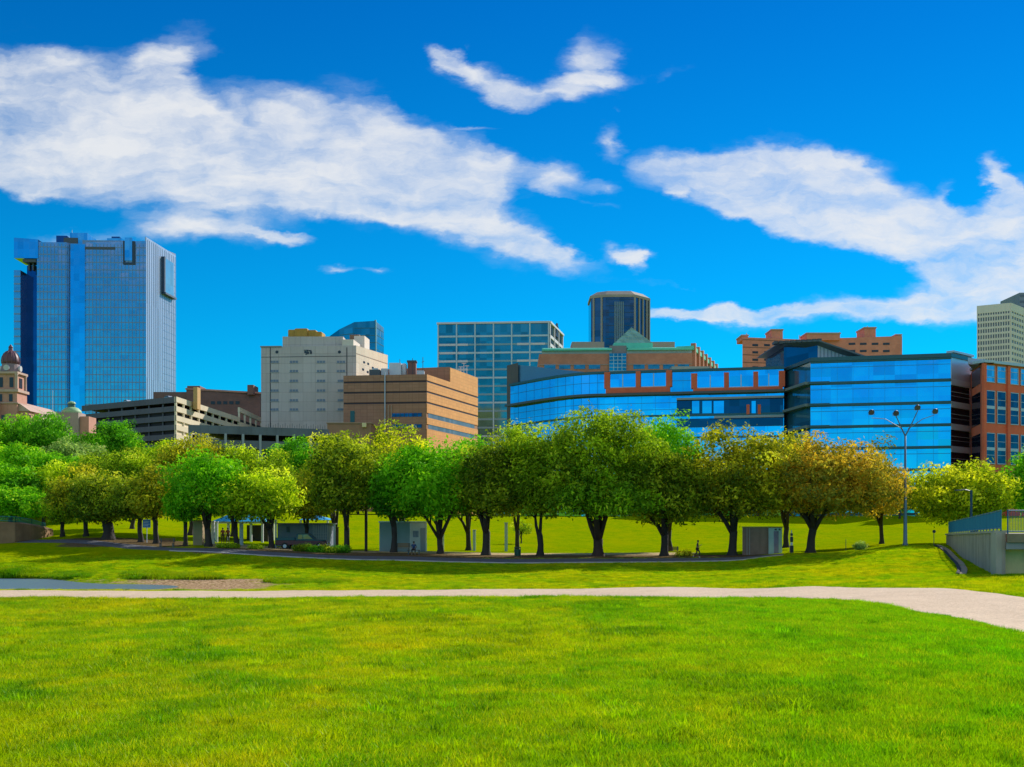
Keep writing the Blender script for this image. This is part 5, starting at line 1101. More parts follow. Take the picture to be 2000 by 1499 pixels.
# 13 large blue glass building --------------------------------------------------
K = bld('glass_office', 'large blue glass office building with dark floor ledges, right of the skyline', 'office building', xp(1720, 218), 221.); gz = K.location.z
Q0 = tri(1583, 221); Q1 = tri(1857, 215); QL = tri(1530, 236); QR = tri(1897, 221)
fa = Fc(Q0, Q1); fl_ = Fc(QL, Q0); fr = Fc(Q1, QR)
zt = zp(703, 218)
zfl = [zt-4.27*i for i in range(1, 8)]
zlev = [zt]+[z for z in zfl if z > gz]+[gz-1]
fr2 = [0]
for i in range(len(zlev)-1):
    z1, z0 = zlev[i], zlev[i+1]
    mb = MB(); fa.box(mb, 0, fa.L, z0, z1-.01, -2, 0); mb.build('storey_glazing', M_SKYG, K)
    mb = MB(); fa.box(mb, .02, fa.L, z1-.28, z1+.22, -.2, .55); mb.build('floor_ledge', M_TEALTRIM, K)
    mb = MB(); fa.box(mb, .1, fa.L-.1, z1-1.3, z1-1.18, -.1, .09); colsb(fa, mb, np.arange(2.1, fa.L-1, 2.95), z0+.2, z1-.3, .05, -.05, .05); mb.build('glazing_bar', plain('bright blue bar', (.04, .36, .70), .3, .5), K)
    mb = MB(); fl_.box(mb, 0, fl_.L, z0, z1-.01, -2, -.02); mb.build('side_glazing', glass('teal side glass', (.06, .26, .38), .1, .35, (1.6, 2.1), .01), K)
mb = MB(); mb.prism([QL, Q0, Q1, QR, (QR[0]+2, 250), (QL[0]+4, 262)], gz-1, zt-.05); 
body = MB(); body.prism([(fl_.P(0, -1.9).x, fl_.P(0, -1.9).y), fp(fa, 1584, -1.9), fp(fa, 1856, -1.9), (QR[0]-.5, QR[1]+1), (QR[0]+2, 250), (QL[0]+4, 262)], gz-1, zt-.1); body.build('core', plain('slate core', (.12, .14, .17)), K)
for z, u1 in ((zlev[2], .62), (zlev[3], .62), (zlev[4], .4), (zlev[1], .25)):
    mb = MB(); fl_.box(mb, -1.2, fl_.L+.3, z-.2, z+.32, -.3, 1.3); mb.build('side_ledge', plain('olive grey ledge', (.22, .26, .24), .5), K)
    mb = MB(); fa.box(mb, -.3, fa.u(1620), z-.18, z+.3, -.1, .95); mb.build('side_ledge', M_TEALTRIM, K)
mb = MB(); mb.prism([fp(fl_, 1530, .5), fp(fa, 1583, .7), fp(fa, 1857, .7), (QR[0], QR[1]-.5), (QR[0]+2, 250), (QL[0]+4, 262)], zt+.02, zt+.75); mb.build('roof', M_TEALTRIM, K)
# upper block left with sloping roof
fu = Fc(tri(1531, 238), tri(1597, 228)); ffu = Fc(tri(1597, 228), tri(1688, 226))
mb = MB(); mb.prism([tri(1531, 238), tri(1597, 228), (xp(1597, 228)+1, 250), (xp(1531, 238), 255)], zt+.1, [zp(672, 238), zp(669, 228), zp(669, 228), zp(672, 238)]); mb.build('upper_glazing', glass('deep teal glass', (.03, .17, .30), .08, .85, (1.6, 2.1), .01), K)
mb = MB(); mb.prism([tri(1597.2, 228), tri(1688, 226), (xp(1688, 226), 240), (xp(1597.2, 228), 248)], zt+.1, [zp(669, 228), zt+.9, zt+.9, zp(669, 228)]); mb.build('clerestory_wall', plain('lilac white panels', (.62, .62, .72)), K)
mb = MB()
for k in range(12):
    px = 1602+k*7.2; ffu.box(mb, ffu.u(px)-.1, ffu.u(px)+.1, zt+.5, ffu.z(px, 671+(px-1597)*.36), -.1, .1)
mb.build('panel_joint', plain('grey blue joint', (.3, .33, .42)), K)
mb = MB(); mb.prism([tri(1522, 235), tri(1600, 226), tri(1702, 223), (xp(1702, 223), 242), (xp(1600, 226), 250), (xp(1522, 235), 256)], [zp(670.5, 235), zp(667, 226), zt+.8, zt+.8, zp(667, 226), zp(670.5, 235)], [zp(668.5, 235), zp(664.5, 226), zt+1.15, zt+1.15, zp(664.5, 226), zp(668.5, 235)]); mb.build('sloping_roof', plain('roof slate', (.14, .16, .18), .5), K)
for k in range(9):
    px = 1513+k*10.5; Yb = 236-(px-1522)*.11; mb = MB(); mb.box(xp(px, Yb)-.4, xp(px, Yb)+.4, Yb-1.6, Yb+.6, zp(674-k*.75+(k % 2), Yb), zp(669-k*.6, Yb)); mb.build('roof_bracket', M_DGREY, K)
# right recess with white bands
for i in range(len(zlev)-1):
    z1, z0 = zlev[i], zlev[i+1]
    if i == 0: 
        mb = MB(); fr.box(mb, .05, fr.L, z0+.2, z1+.9, -.8, .1); mb.build('white_panel', plain('silver white panel', (.62, .66, .74), .35, .3), K)
        mb = MB(); fr.box(mb, .05, fr.L, z1+.9, z1+1.3, -.9, .6); mb.build('roof_edge', M_SILVER, K)
    else:
        mb = MB(); fr.box(mb, .05, fr.L, z0, z1-.9, -1, -.35); mb.build('dark_window', M_DARKGLASS, K)
        mb = MB(); fr.box(mb, .05, fr.L, z1-.95, z1+.2, -1, .12); mb.build('white_band', plain('silver white band', (.78, .80, .85), .4, .2), K)
        mb = MB(); fr.box(mb, .05, fr.L, z1-2.2, z1-2.05, -.5, -.3); fr.box(mb, .05, fr.L, z1-3.0, z1-2.9, -.5, -.29); mb.build('glazing_bar', M_SILVER, K)

# 14 brick office on the right edge ---------------------------------------------
K = bld('brick_office', 'red brick office building with tall paired windows at the right edge', 'office building', xp(1920, 205), 206.); gz = K.location.z
Q0 = tri(1920, 205); dirv = Vector((.86, .51)); Q1 = (Q0[0]+dirv.x*34, Q0[1]+dirv.y*34); QL = tri(1898, 216)
fa = Fc(Q0, Q1); fl_ = Fc(QL, Q0); zt = zp(709, 205)
mb = MB(); mb.prism([QL, Q0, Q1, (Q1[0]-8, Q1[1]+14), (QL[0]+8, QL[1]+22)], gz-1, zt-.02); mb.build('wall', M_BR3, K)
bay = 6.85
zw = []
for (a_, b__) in ((712.5, 746), (762, 826), (845, 906), (925, 985)):
    zw.append((zp(b__, 205), zp(a_, 205), a_))
for i in range(8):
    u0 = .75+i*bay
    for (z0, z1, tag_) in zw:
        for k in (0, 1):
            ua = u0+k*3.15; ub = ua+2.5
            mb = MB(); fa.box(mb, ua, ub, z0, z1, -.3, .05); wn = mb.build('window', M_DARKGLASS if tag_ > 720 else glass('pale sky glass', (.45, .6, .8), .05, .9, (1.2, 1.2)), K)
            mb = MB(); fa.box(mb, ua, ua+.1, z0, z1, 0, .14); fa.box(mb, ub-.1, ub, z0, z1, 0, .14); fa.box(mb, ua, ub, z1-.12, z1, 0, .13); fa.box(mb, ua, ub, z0, z0+.14, 0, .13)
            if tag_ > 720: fa.box(mb, ua, ub, (z0+z1)/2-.35, (z0+z1)/2+.2, 0, .12)
            fa.box(mb, ua, ub, z0+(z1-z0)*.28, z0+(z1-z0)*.28+.08, 0, .12); fa.box(mb, ua, ub, z0+(z1-z0)*.72, z0+(z1-z0)*.72+.08, 0, .12)
            mb.build('frame', M_SILVER, wn)
    mb = MB(); fa.box(mb, u0-.95, u0-.2, gz-1, zt-.1, -.1, .38); mb.build('brick_pier', M_BR3, K)
mb = MB(); fa.box(mb, -.3, fa.L, zt, zt+.45, -2, .7); mb.build('roof_edge', M_SILVER, K)
mb = MB(); fl_.box(mb, 0, fl_.L-.02, zt, zt+.44, -2, .4); mb.build('roof_edge', M_SILVER, K)
mb = MB(); q0, q1 = fa.P(0, -2.05), fa.P(fa.L, -2.05); mb.prism([(q0.x-1, q0.y), (q1.x, q1.y), (q1.x-8, q1.y+10), (QL[0]+2, QL[1]+3)], zt+.02, [zt+1.2, zt+1.2, zt+2.2, zt+2.2]); mb.build('roof', plain('silver blue roof', (.42, .47, .55), .4, .3), K)
for (z0, z1, tg) in zw:
    mb = MB(); fl_.box(mb, .3, fl_.L-2.5, z0, z1, -.3, .06); mb.build('window', M_DARKGLASS, K)

# 15 far brick hotel --------------------------------------------------------------
Y = 480.; K = bld('brick_hotel', 'wide brick apartment block with small turrets behind the blue glass building', 'apartment building', xp(1600, Y), Y); gz = K.location.z
M_BR4 = brick('orange brown brick', (.80, .26, .16), (.85, .30, .19), (.62, .34, .25), 1.0, .35)
fa = Fc(tri(1450, Y-4), tri(1600, Y+4)); fb = Fc(tri(1600, Y+4), tri(1762, Y-3))
mb = MB(); mb.prism([tri(1450, Y-4), tri(1600, Y+4), (xp(1600, Y), Y+22), (xp(1456, Y+20), Y+20)], gz, zp(662, Y)); mb.build('left_block', M_BR4, K)
mb = MB(); mb.prism([(xp(1600, Y+4)+.02, Y+4), tri(1762, Y-3), (xp(1762, Y), Y+20), (xp(1600, Y)+.02, Y+22)], gz, zp(659, Y)); mb.build('right_block', M_BR4, K)
for a_, b__, c_ in ((1508, 1530, 645), (1577, 1642, 652), (1690, 1712, 641), (1450, 1462, 656), (1752, 1762, 655)):
    mb = MB(); mb.box(xp(a_, Y), xp(b__, Y), Y+1, Y+12, zp(664, Y), zp(c_, Y)); mb.build('roof_turret', M_BR4, K)
    mb = MB(); mb.box(xp(a_, Y)-.3, xp(b__, Y)+.3, Y+.7, Y+12.3, zp(c_, Y)+.01, zp(c_, Y)+.6); mb.build('turret_cap', wall('pale cap', (.55, .38, .3)), K)
for px, py in ((1462, 648), (1566, 652), (1645, 646), (1755, 650), (1700, 634)):
    mb = MB(); mb.tube([(xp(px, Y), Y+4, zp(668, Y)), (xp(px, Y), Y+4, zp(py, Y))], .2, 5); mb.build('antenna', M_WHITE, K)
for py in (674.5, 688.5, 703, 718, 733):
    for px in (1475, 1498, 1519, 1541, 1562): mb = MB(); fa.pbox(mb, px-5.5, px+5.5, py-2, py+2.2, -.1, .1); mb.build('window', M_HOLE, K)
    for px in (1664, 1686, 1709, 1731):
        mb = MB(); fb.pbox(mb, px-6.5, px+6.5, py-4.5, py-.4, -.1, .1); mb.build('window', M_HOLE, K)
for z in [zp(666.5, Y)-3.2*k for k in range(6)]:
    mb = MB(); fa.box(mb, .1, fa.L-.1, z-.14, z+.14, -.1, .1); mb.build('string_course', wall('dark string', (.3, .13, .09)), K)

# 16 grey tower right -------------------------------------------------------------
Y = 700.; K = bld('office_tower', 'pale grey gridded office tower at the right edge of the skyline', 'tower', xp(1975, Y), Y); gz = K.location.z
M_GT = wall('pale warm concrete grid', (.88, .76, .68), var=.2, scale=.05); M_GTW = plain('dark window strip', (.16, .16, .21), .3)  # window strips in one dark grey
fa = Fc(tri(1908, Y+10), tri(1974, Y)); fb = Fc(tri(1974, Y), tri(2060, Y+60)); zt = zp(592, Y)
mb = MB(); mb.prism([tri(1908, Y+10), tri(1974, Y), tri(2060, Y+60), (xp(2010, Y+90), Y+90), (xp(1918, Y+60), Y+60)], gz, zt-.5); mb.build('glazing', M_GTW, K)
mb = MB(); rows(fa, mb, 0, fa.L, [zt-7-3.7*k for k in range(34)], 1.35, -.1, .25); fa.box(mb, 0, fa.L, zt-5, zt, -1, .4); mb.build('front_bands', M_GT, K)
mb = MB(); rows(fb, mb, 0, fb.L, [zt-7-3.7*k for k in range(34)], 1.9, -.1, .25); fb.box(mb, 0, fb.L, zt-5, zt+.01, -1, .4); mb.build('side_bands', M_GT, K)
mb = MB(); colsb(fa, mb, np.linspace(.4, fa.L-.4, 14), gz, zt-.1, .55, -.1, .42); colsb(fb, mb, np.linspace(.4, fb.L-.4, 20), gz, zt-.1, .9, -.1, .42); mb.build('pier_grid', M_GT, K)
mb = MB(); mb.prism([tri(1911, Y+12), tri(1973, Y+2), tri(2055, Y+58), (xp(2000, Y+80), Y+80)], zt-.4, zt+.2); mb.build('roof', M_ROOF, K)
Y = 760.; K = bld('office_tower', 'slim grey tower top cut by the right edge above the gridded tower', 'tower', xp(2015, Y), Y); gz = K.location.z
mb = MB(); mb.box(xp(1991.5, Y), xp(2060, Y), Y, Y+30, gz, zp(572, Y)); mb.build('wall', wall('blue grey tower', (.30, .32, .38)), K)
fc = Fc(tri(1991.5, Y), tri(2060, Y)); mb = MB(); rows(fc, mb, .2, fc.L-.2, [zp(578, Y)-4*k for k in range(40)], 1.4, -.1, .15); mb.build('window_bands', M_GTW, K)
# ---------------------------------------------------------------- park buildings and furniture
M_BLUEROOF = plain('bright blue metal roof', (.03, .40, .78), .45)
M_WPOST = plain('white painted post', (.72, .72, .74))
M_TAN = wall('tan stone pillar', (.50, .36, .20), var=.4, scale=1.0)
M_SHEDL = wall('block toned as sunlit', (.82, .80, .80), var=.3, scale=.8, streak=.6)  # lit side copy of the shed block, sunlight put into its colour
M_SHEDF = wall('grey green block', (.36, .42, .42), var=.3, scale=.6, streak=.5)
M_WOOD = wall('brown timber', (.22, .10, .045), var=.5, scale=2)
M_BIN = plain('dark green bin', (.02, .09, .06), .5)
def hip(mb, x0, x1, y0, y1, z0, z1, r=.35):
    w = (y1-y0)/2; n = len(mb.v)
    mb.v += [(x0,y0,z0),(x1,y0,z0),(x1,y1,z0),(x0,y1,z0),(x0+w*r*2,(y0+y1)/2,z1),(x1-w*r*2,(y0+y1)/2,z1)]
    mb.f += [tuple(n+i for i in f) for f in ((0,1,5,4),(1,2,5),(2,3,4,5),(3,0,4),(3,2,1,0))]
# blue roofed pavilion left
Y = 134.; K = bld('pavilion', 'open picnic pavilion with a bright blue hipped roof behind the lime tree', 'pavilion', xp(472, Y), Y); gz = K.location.z
mb = MB(); hip(mb, xp(422, Y), xp(524, Y), Y-2, Y+5, zp(1019, Y), zp(996, Y)); mb.build('roof', M_BLUEROOF, K)
mb = MB(); mb.box(xp(424, Y), xp(522, Y), Y-1.8, Y-1.6, zp(1023, Y), zp(1019, Y)-.01); mb.build('fascia', M_WPOST, K)
for px in (428, 452, 496, 518):
    for yy in (Y-1.5, Y+4.5): mb = MB(); mb.box(xp(px, Y)-.12, xp(px, Y)+.12, yy-.12, yy+.12, gz-.6, zp(1020, Y)); mb.build('post', M_WPOST, K)
mb = MB(); mb.box(xp(478, Y), xp(520, Y), Y+1, Y+3.4, gz-.5, zp(1026, Y)); mb.build('storage_wall', plain('brown black wall', (.06, .04, .035)), K)
Y = 146.; K = bld('pavilion', 'smaller blue roofed shelter behind the grey yard building', 'pavilion', xp(618, Y), Y); gz = K.location.z
mb = MB(); hip(mb, xp(588, Y), xp(648, Y), Y-2, Y+4, zp(1016, Y), zp(1006, Y)); mb.build('roof', M_BLUEROOF, K)
for px in (592, 644):
    for yy in (Y-1.6, Y+3.6): mb = MB(); mb.box(xp(px, Y)-.12, xp(px, Y)+.12, yy-.12, yy+.12, gz-.5, zp(1015, Y)); mb.build('post', M_WPOST, K)
# tan pillar, white gate posts
for (px0, px1, pt, Y, lab, mm, nm, cat) in ((377, 395, 1016, 122, 'squat tan stone pillar left of the blue pavilion', M_TAN, 'stone_pillar', 'pillar'), (412, 418, 1018, 124.5, 'short white pillar right of the tan stone pillar', M_WPOST, 'gate_post', 'post'),
      (421, 425, 1019, 128, 'slim white post at the left corner of the blue pavilion', M_WPOST, 'gate_post', 'post'), (468, 474, 1021, 124, 'white post in front of the blue pavilion', M_WPOST, 'gate_post', 'post'), (537, 540, 1015, 121.5, 'thin white post at the left end of the grey yard wall', M_WPOST, 'gate_post', 'post'),
      (651, 655, 1024, 128, 'pale post right of the grey yard building', M_WPOST, 'gate_post', 'post'), (658, 661, 1030, 127.5, 'brown post beside the pale one, right of the yard building', M_WOOD, 'gate_post', 'post'),
      (923.5, 929, 1035, 131, 'shorter of the two pale blue posts on the lawn', plain('pale blue post', (.45, .56, .62)), 'lawn_post', 'post'), (985.5, 991.5, 1021, 131, 'taller of the two pale blue posts on the lawn', plain('pale blue post', (.45, .56, .62)), 'lawn_post', 'post'), (864, 867, 1045, 128, 'thin pale stake right of the block shed', M_WPOST, 'lawn_post', 'post')):
    x0, x1 = xp(px0, Y), xp(px1, Y); xm = (x0+x1)/2; g = H(xm, Y)
    K = thing(nm, lab, cat, (xm, Y, g)); w_ = (x1-x0)
    mb = MB(); mb.box(x0, x1, Y, Y+w_, g-.3, zp(pt, Y)-.1); mb.build('shaft', mm, K, bevel=.03); mb = MB(); mb.box(x0-.05, x1+.05, Y-.05, Y+w_+.05, zp(pt, Y)-.1, zp(pt, Y)); mb.build('cap', mm, K)
# yard building with pickup
Y = 128.; K = bld('yard_building', 'low blue grey block building with a lattice end wall behind the pickup', 'building', xp(590, Y), Y); gz = K.location.z
mb = MB(); mb.box(xp(542, Y), xp(640, Y), Y, Y+5, gz-1, zp(1024, Y)); mb.build('wall', wall('blue grey block', (.22, .25, .36), var=.4, scale=1), K)
mb = MB(); mb.box(xp(541, Y)-.2, xp(641, Y)+.2, Y-.3, Y+5.3, zp(1024, Y)+.01, zp(1022, Y)); mb.build('roof', plain('slate roof', (.16, .15, .2)), K)
mb = MB()
for k in range(9): mb.box(xp(612+k*3.4, Y)-.04, xp(612+k*3.4, Y)+.04, Y-.12, Y-.02, gz, zp(1025, Y))
for k in range(5): mb.box(xp(612, Y), xp(640, Y), Y-.16, Y-.12, gz+.3+k*.33, gz+.36+k*.33)
mb.build('lattice', plain('lattice pale', (.45, .45, .5)), K)
mb = MB(); mb.box(xp(560, Y), xp(566, Y), Y-.08, Y-.02, zp(1040, Y), zp(1029, Y)); mb.build('window', M_HOLE, K)
# pickup truck
Y = 122.; x = xp(593, Y); g = H(x, Y)
K = thing('pickup_truck', 'dark pickup truck parked side-on before the grey yard building', 'pickup truck', (x, Y, g))
def loc(mb, nm, m_, par=K, bev=0): 
    mb.v = [(a+x, b_+Y, c+g) for a, b_, c in mb.v]; return mb.build(nm, m_, par, bevel=bev)
paint = plain('dark blue green paint', (.03, .06, .09), .2, .4); maroon = plain('maroon lower paint', (.13, .03, .04), .3, .3)
w_ = .95
mb = MB(); mb.sweep([(-2.85,-w_,.50),(-2.85,-w_,1.0),(-.6,-w_,1.0),(2.0,-w_,.95),(2.65,-w_,.86),(2.7,-w_,.5)], (0, 2*w_, 0)); loc(mb, 'body', maroon, bev=.04)
mb = MB(); mb.sweep([(-.75,-w_+.03,1.01),(-.6,-w_+.03,1.72),(.65,-w_+.03,1.75),(1.35,-w_+.03,1.10),(2.6,-w_+.03,1.0),(2.62,-w_+.03,.9),(-.7,-w_+.03,.9)], (0, 2*w_-.06, 0)); loc(mb, 'cab', paint, bev=.04)
mb = MB(); mb.sweep([(-.45,-w_-.01,1.14),(-.4,-w_-.01,1.6),(.05,-w_-.01,1.62),(.05,-w_-.01,1.14)], (0, 2*w_+.02, 0)); mb.sweep([(.13,-w_-.01,1.14),(.13,-w_-.01,1.62),(.6,-w_-.01,1.63),(1.08,-w_-.01,1.16)], (0, 2*w_+.02, 0)); loc(mb, 'side_window', glass('pickup glass', (.3, .35, .4), .05, .6, (9, 9)))
for a in (-.95,):
    mb = MB(); mb.box(-2.85, -.8, -w_+.02, -w_+.1, 1.0, 1.28); loc(mb, 'bed_side', paint); mb = MB(); mb.box(-2.85, -.8, w_-.1, w_-.02, 1.0, 1.28); loc(mb, 'bed_side', paint); mb = MB(); mb.box(-2.88, -2.8, -w_+.1, w_-.1, .6, 1.28); loc(mb, 'tailgate', paint)
for a in (-1.85, 1.85):
    for s_ in (-w_-.02, w_-.2):
        mb = MB(); mb.tube([(a, s_, .38), (a, s_+.22, .38)], .38, 16); wh = loc(mb, 'wheel', plain('tyre', (.02, .02, .02), .8)); mb = MB(); mb.tube([(a, s_-.02, .38), (a, s_+.24, .38)], .2, 10); r2 = mb; r2.v = [(a_+x, b_+Y, c+g) for a_, b_, c in r2.v]; rim = r2.build('rim', M_SILVER, wh)
for s_ in (-.78, .6): mb = MB(); mb.box(2.62, 2.74, s_, s_+.2, .66, .84); loc(mb, 'headlight', M_WHITE)
mb = MB(); mb.box(2.66, 2.8, -w_, w_, .42, .56); loc(mb, 'bumper', M_SILVER)
# block shed
Y = 122.; K = bld('block_shed', 'flat roofed block shed, its right side painted pale as sunlit', 'shed', xp(790, Y), Y); gz = K.location.z
fa = Fc(tri(741, Y+.3), tri(800, Y)); fb = Fc(tri(800, Y), tri(833, Y+2.4)); zt = zp(1021, Y)
mb = MB(); mb.prism([tri(741, Y+.3), tri(800, Y), tri(833, Y+2.4), (xp(820, Y+5), Y+5), (xp(741, Y+5), Y+5)], gz-.6, zt); mb.build('wall', M_SHEDF, K)
mb = MB(); fb.box(mb, .02, fb.L, gz-.5, zt-.02, -.1, .04); mb.build('side_wall', M_SHEDL, K)
mb = MB(); mb.prism([fp(fa, 740, .2), fp(fa, 800.5, .2), fp(fb, 834, .2), (xp(821, Y+5), Y+5.2), (xp(740, Y+5), Y+5.2)], zt+.01, zt+.14); mb.build('roof', M_SILVER, K)
mb = MB(); fb.box(mb, fb.L*.62, fb.L*.9, gz, zt-.6, 0, .08); mb.build('door', plain('grey door', (.35, .35, .40)), K)
mb = MB(); fb.box(mb, fb.L*.18, fb.L*.5, zt-1.6, zt-.9, 0, .07); mb.build('graffiti_panel', wall('blue grey stains', (.30, .34, .48), var=.8, scale=3), K)
# timber bench beside shed
def bench(px, Y, lab, L_=1.6, rot=0, mm=None, back=True):
    x = xp(px, Y); g = H(x, Y); K = thing('park_bench', lab, 'bench', (x, Y, g)); mm = mm or M_WOOD
    for k in range(3): mb = MB(); mb.box(x-L_/2, x+L_/2, Y-.25+k*.17, Y-.10+k*.17, g+.42, g+.47); mb.build('seat_slat', mm, K)
    if back:
        for k in range(3): mb = MB(); mb.box(x-L_/2, x+L_/2, Y+.26, Y+.31, g+.55+k*.14, g+.65+k*.14); mb.build('back_slat', mm, K)
    for s_ in (-1, 1):
        mb = MB(); mb.box(x+s_*L_*.42-.04, x+s_*L_*.42+.04, Y-.22, Y-.14, g-.1, g+.415); mb.build('leg', M_DGREY, K); mb = MB(); mb.box(x+s_*L_*.42-.04, x+s_*L_*.42+.04, Y+.18, Y+.255, g-.1, g+.95 if back else g+.415); mb.build('leg', M_DGREY, K)
    return K
bench(787, 119.5, 'slatted orange brown bench in front of the block shed', 1.5, mm=wall('orange timber', (.45, .22, .08), var=.4, scale=2))
bench(1312, 116, 'low brown bench right of the dark tree, left of the runner', 1.5)
bench(808, 115.2, 'backless bench the seated person in dark blue sits on', 1.3, back=False)
bench(326, 118.5, 'shaded bench under the trees right of the blue panel sign', 1.6)
# litter bin
x, Y = xp(1011, 114.5), 114.5; g = H(x, Y); K = thing('litter_bin', 'dark green litter bin with a flat hood by the tarmac path', 'litter bin', (x, Y, g))
mb = MB(); mb.lathe((x, Y), [(.26, g+.05), (.32, g+.7), (.32, g+.72)], 14); mb.build('drum', M_BIN, K); mb = MB(); mb.box(x-.34, x+.34, Y-.34, Y+.34, g+.86, g+.95); mb.build('hood', plain('black green hood', (.015, .04, .03)), K)
for i in (-1, 1):
    for j in (-1, 1): mb = MB(); mb.box(x+i*.3-.03, x+i*.3+.03, Y+j*.3-.03, Y+j*.3+.03, g-.1, g+.86); mb.build('leg', M_BIN, K)
# metal kiosk
Y = 115.; K = bld('kiosk', 'metal kiosk with a brown left wall and white and purple front door panel', 'kiosk', xp(1488, Y), Y); gz = K.location.z
fa = Fc(tri(1450, Y+.4), tri(1501, Y)); fb = Fc(tri(1501, Y), tri(1527, Y+1.4)); zt = zp(1031, Y)
mb = MB(); mb.prism([tri(1450, Y+.4), tri(1501, Y), tri(1527, Y+1.4), (xp(1520, Y+3.4), Y+3.4), (xp(1450, Y+3), Y+3)], gz-.5, zt); mb.build('wall', wall('brown grey sheet metal', (.30, .19, .13), var=.6, scale=.8, streak=.9), K)
mb = MB(); fb.box(mb, .01, fb.L, gz-.3, zt-.02, -.1, .03); mb.build('front_wall', wall('pale aqua panel', (.55, .72, .76), var=.5, scale=1), K)
mb = MB(); fb.box(mb, fb.L*.38, fb.L*.72, gz+.05, zt-.35, 0, .06); mb.build('door', wall('purple white door', (.34, .30, .48), var=.7, scale=2), K)
for k in (.5, .8): mb = MB(); fb.box(mb, fb.L*(k-.06), fb.L*(k+.08), zt-.28, zt-.12, 0, .06); mb.build('vent', M_HOLE, K)
for px in (1459, 1464): mb = MB(); fa.box(mb, fa.u(px)-.03, fa.u(px)+.03, gz-.3, zt-.05, -.05, .03); mb.build('seam', plain('pale seam', (.36, .33, .30)), K)
mb = MB(); mb.prism([fp(fa, 1449, .12), fp(fa, 1501.3, .12), fp(fb, 1528, .12), (xp(1521, Y+3.4), Y+3.5), (xp(1449, Y+3), Y+3.1)], zt+.01, zt+.11); mb.build('roof', plain('dark roof edge', (.12, .10, .09)), K)
# striped marker post, sign posts, stake
def post(nm, lab, cat, px, Y, pt, r, mm): 
    x = xp(px, Y); g = H(x, Y); K = thing(nm, lab, cat, (x, Y, g)); mb = MB(); mb.tube([(x, Y, g-.2), (x, Y, zp(pt, Y))], r, 8); mb.build('pole', mm, K); return K, x, g
K, x, g = post('marker_post', 'black and white marker post between the kiosk and the orange tree', 'marker post', 1546, 115, 1036, .05, M_WPOST)
for a_, b__, w_ in ((1042, 1047, .12), (1049, 1059, .14), (1066, 1080, .17)): mb = MB(); mb.box(x-w_, x+w_, 115-w_, 115+w_, zp(b__, 115), zp(a_, 115)); mb.build('black_box', M_HOLE, K, bevel=.02)
mb = MB(); mb.box(x-.1, x+.1, 114.9, 115.1, zp(1065.5, 115), zp(1060, 115)); mb.build('white_box', M_WPOST, K)
K, x, g = post('round_sign', 'small round black sign on a thin post left of the right bridge', 'sign', 1824, 112, 1040, .035, M_DGREY)
mb = MB(); mb.tube([(x, 111.9, zp(1038.5, 112)), (x, 112.0, zp(1038.5, 112))], .16, 14); mb.build('disc', M_HOLE, K)
K, x, g = post('thin_stake', 'thin dark green stake standing alone on the right lawn', 'stake', 1652, 116, 1054, .03, M_BIN)
K, x, g = post('utility_pole', 'tall dark wooden pole between the dark olive tree and the block shed', 'pole', 715, 121, 960, .16, wall('dark pole timber', (.06, .045, .035)))
mb = MB(); mb.box(x-.3, x+.3, 120.75, 120.85, zp(985, 121), zp(980, 121)); mb.build('cross_arm', M_WOOD, K)
K, x, g = post('panel_sign', 'blue and white panel sign in the left tree group', 'sign', 287, 123.5, 1014, .05, M_WPOST)
mb = MB(); mb.box(x-.42, x+.42, 123.38, 123.44, zp(1031, 123.5), zp(1015, 123.5)); sg = mb.build('panel', plain('sign blue', (.03, .17, .50), .4), K)
mb = MB(); 
for k in range(4): mb.box(x-.32, x+.32-.1*(k % 2), 123.35, 123.38, zp(1019+3*k, 123.5), zp(1018+3*k, 123.5))
mb.build('white_lines', M_WPOST, sg)
K, x, g = post('lamp_post', 'tall dark blue lamp post in front of the broad tree by the right bridge', 'lamp post', 1897, 92, 958, .1, plain('dark blue pole', (.02, .05, .11), .4, .3))
mb = MB(); mb.tube([(x, 92, zp(960, 92)), (x-.5, 92, zp(957, 92)), (x-.9, 92, zp(957.5, 92))], .05, 6); mb.build('arm', M_DGREY, K); mb = MB(); mb.box(x-1.3, x-.85, 91.85, 92.15, zp(959, 92), zp(956.5, 92)); mb.build('lamp_head', M_DGREY, K)
# stadium style floodlight mast
Y = 112.; x = xp(1768, Y); g = H(x, Y); K = thing('floodlight_mast', 'tall slim mast with a forked top carrying four floodlights', 'floodlight mast', (x, Y, g))
M_MAST = plain('blue grey steel', (.13, .20, .27), .4, .4); M_MASTL = plain('pale blue steel', (.20, .27, .33), .6)
mb = MB(); mb.tube([(x, Y, g-.2), (x, Y, g+.15), (x, Y, g+.3), (x, Y, g+3.0), (x, Y, zp(850, Y))], [.26, .26, .20, .17, .085], 12); mb.build('mast', M_MAST, K, smooth=True)
for (px, py, sx, col_) in ((1748, 812, -1, plain('blue steel arm', (.10, .14, .19), .6)), (1791, 803, 1, M_MAST)):
    mb = MB(); mb.tube([(x, Y, zp(852, Y)), (x+sx*.45, Y-.1, zp(835, Y)), (xp(px, Y), Y-.2, zp(py, Y))], [.075, .06, .045], 7); mb.build('fork_arm', col_, K)
for (px, py, sx) in ((1705, 812, -1), (1829, 806, 1)):
    mb = MB(); mb.tube([(x+sx*.3, Y, zp(838, Y)), (xp(px*.6+x*0+1768*.4, Y), Y+.3, zp(818, Y)), (xp(px, Y), Y+.4, zp(py+4, Y))], [.05, .035, .03], 6); mb.build('side_arm', M_MASTL, K)
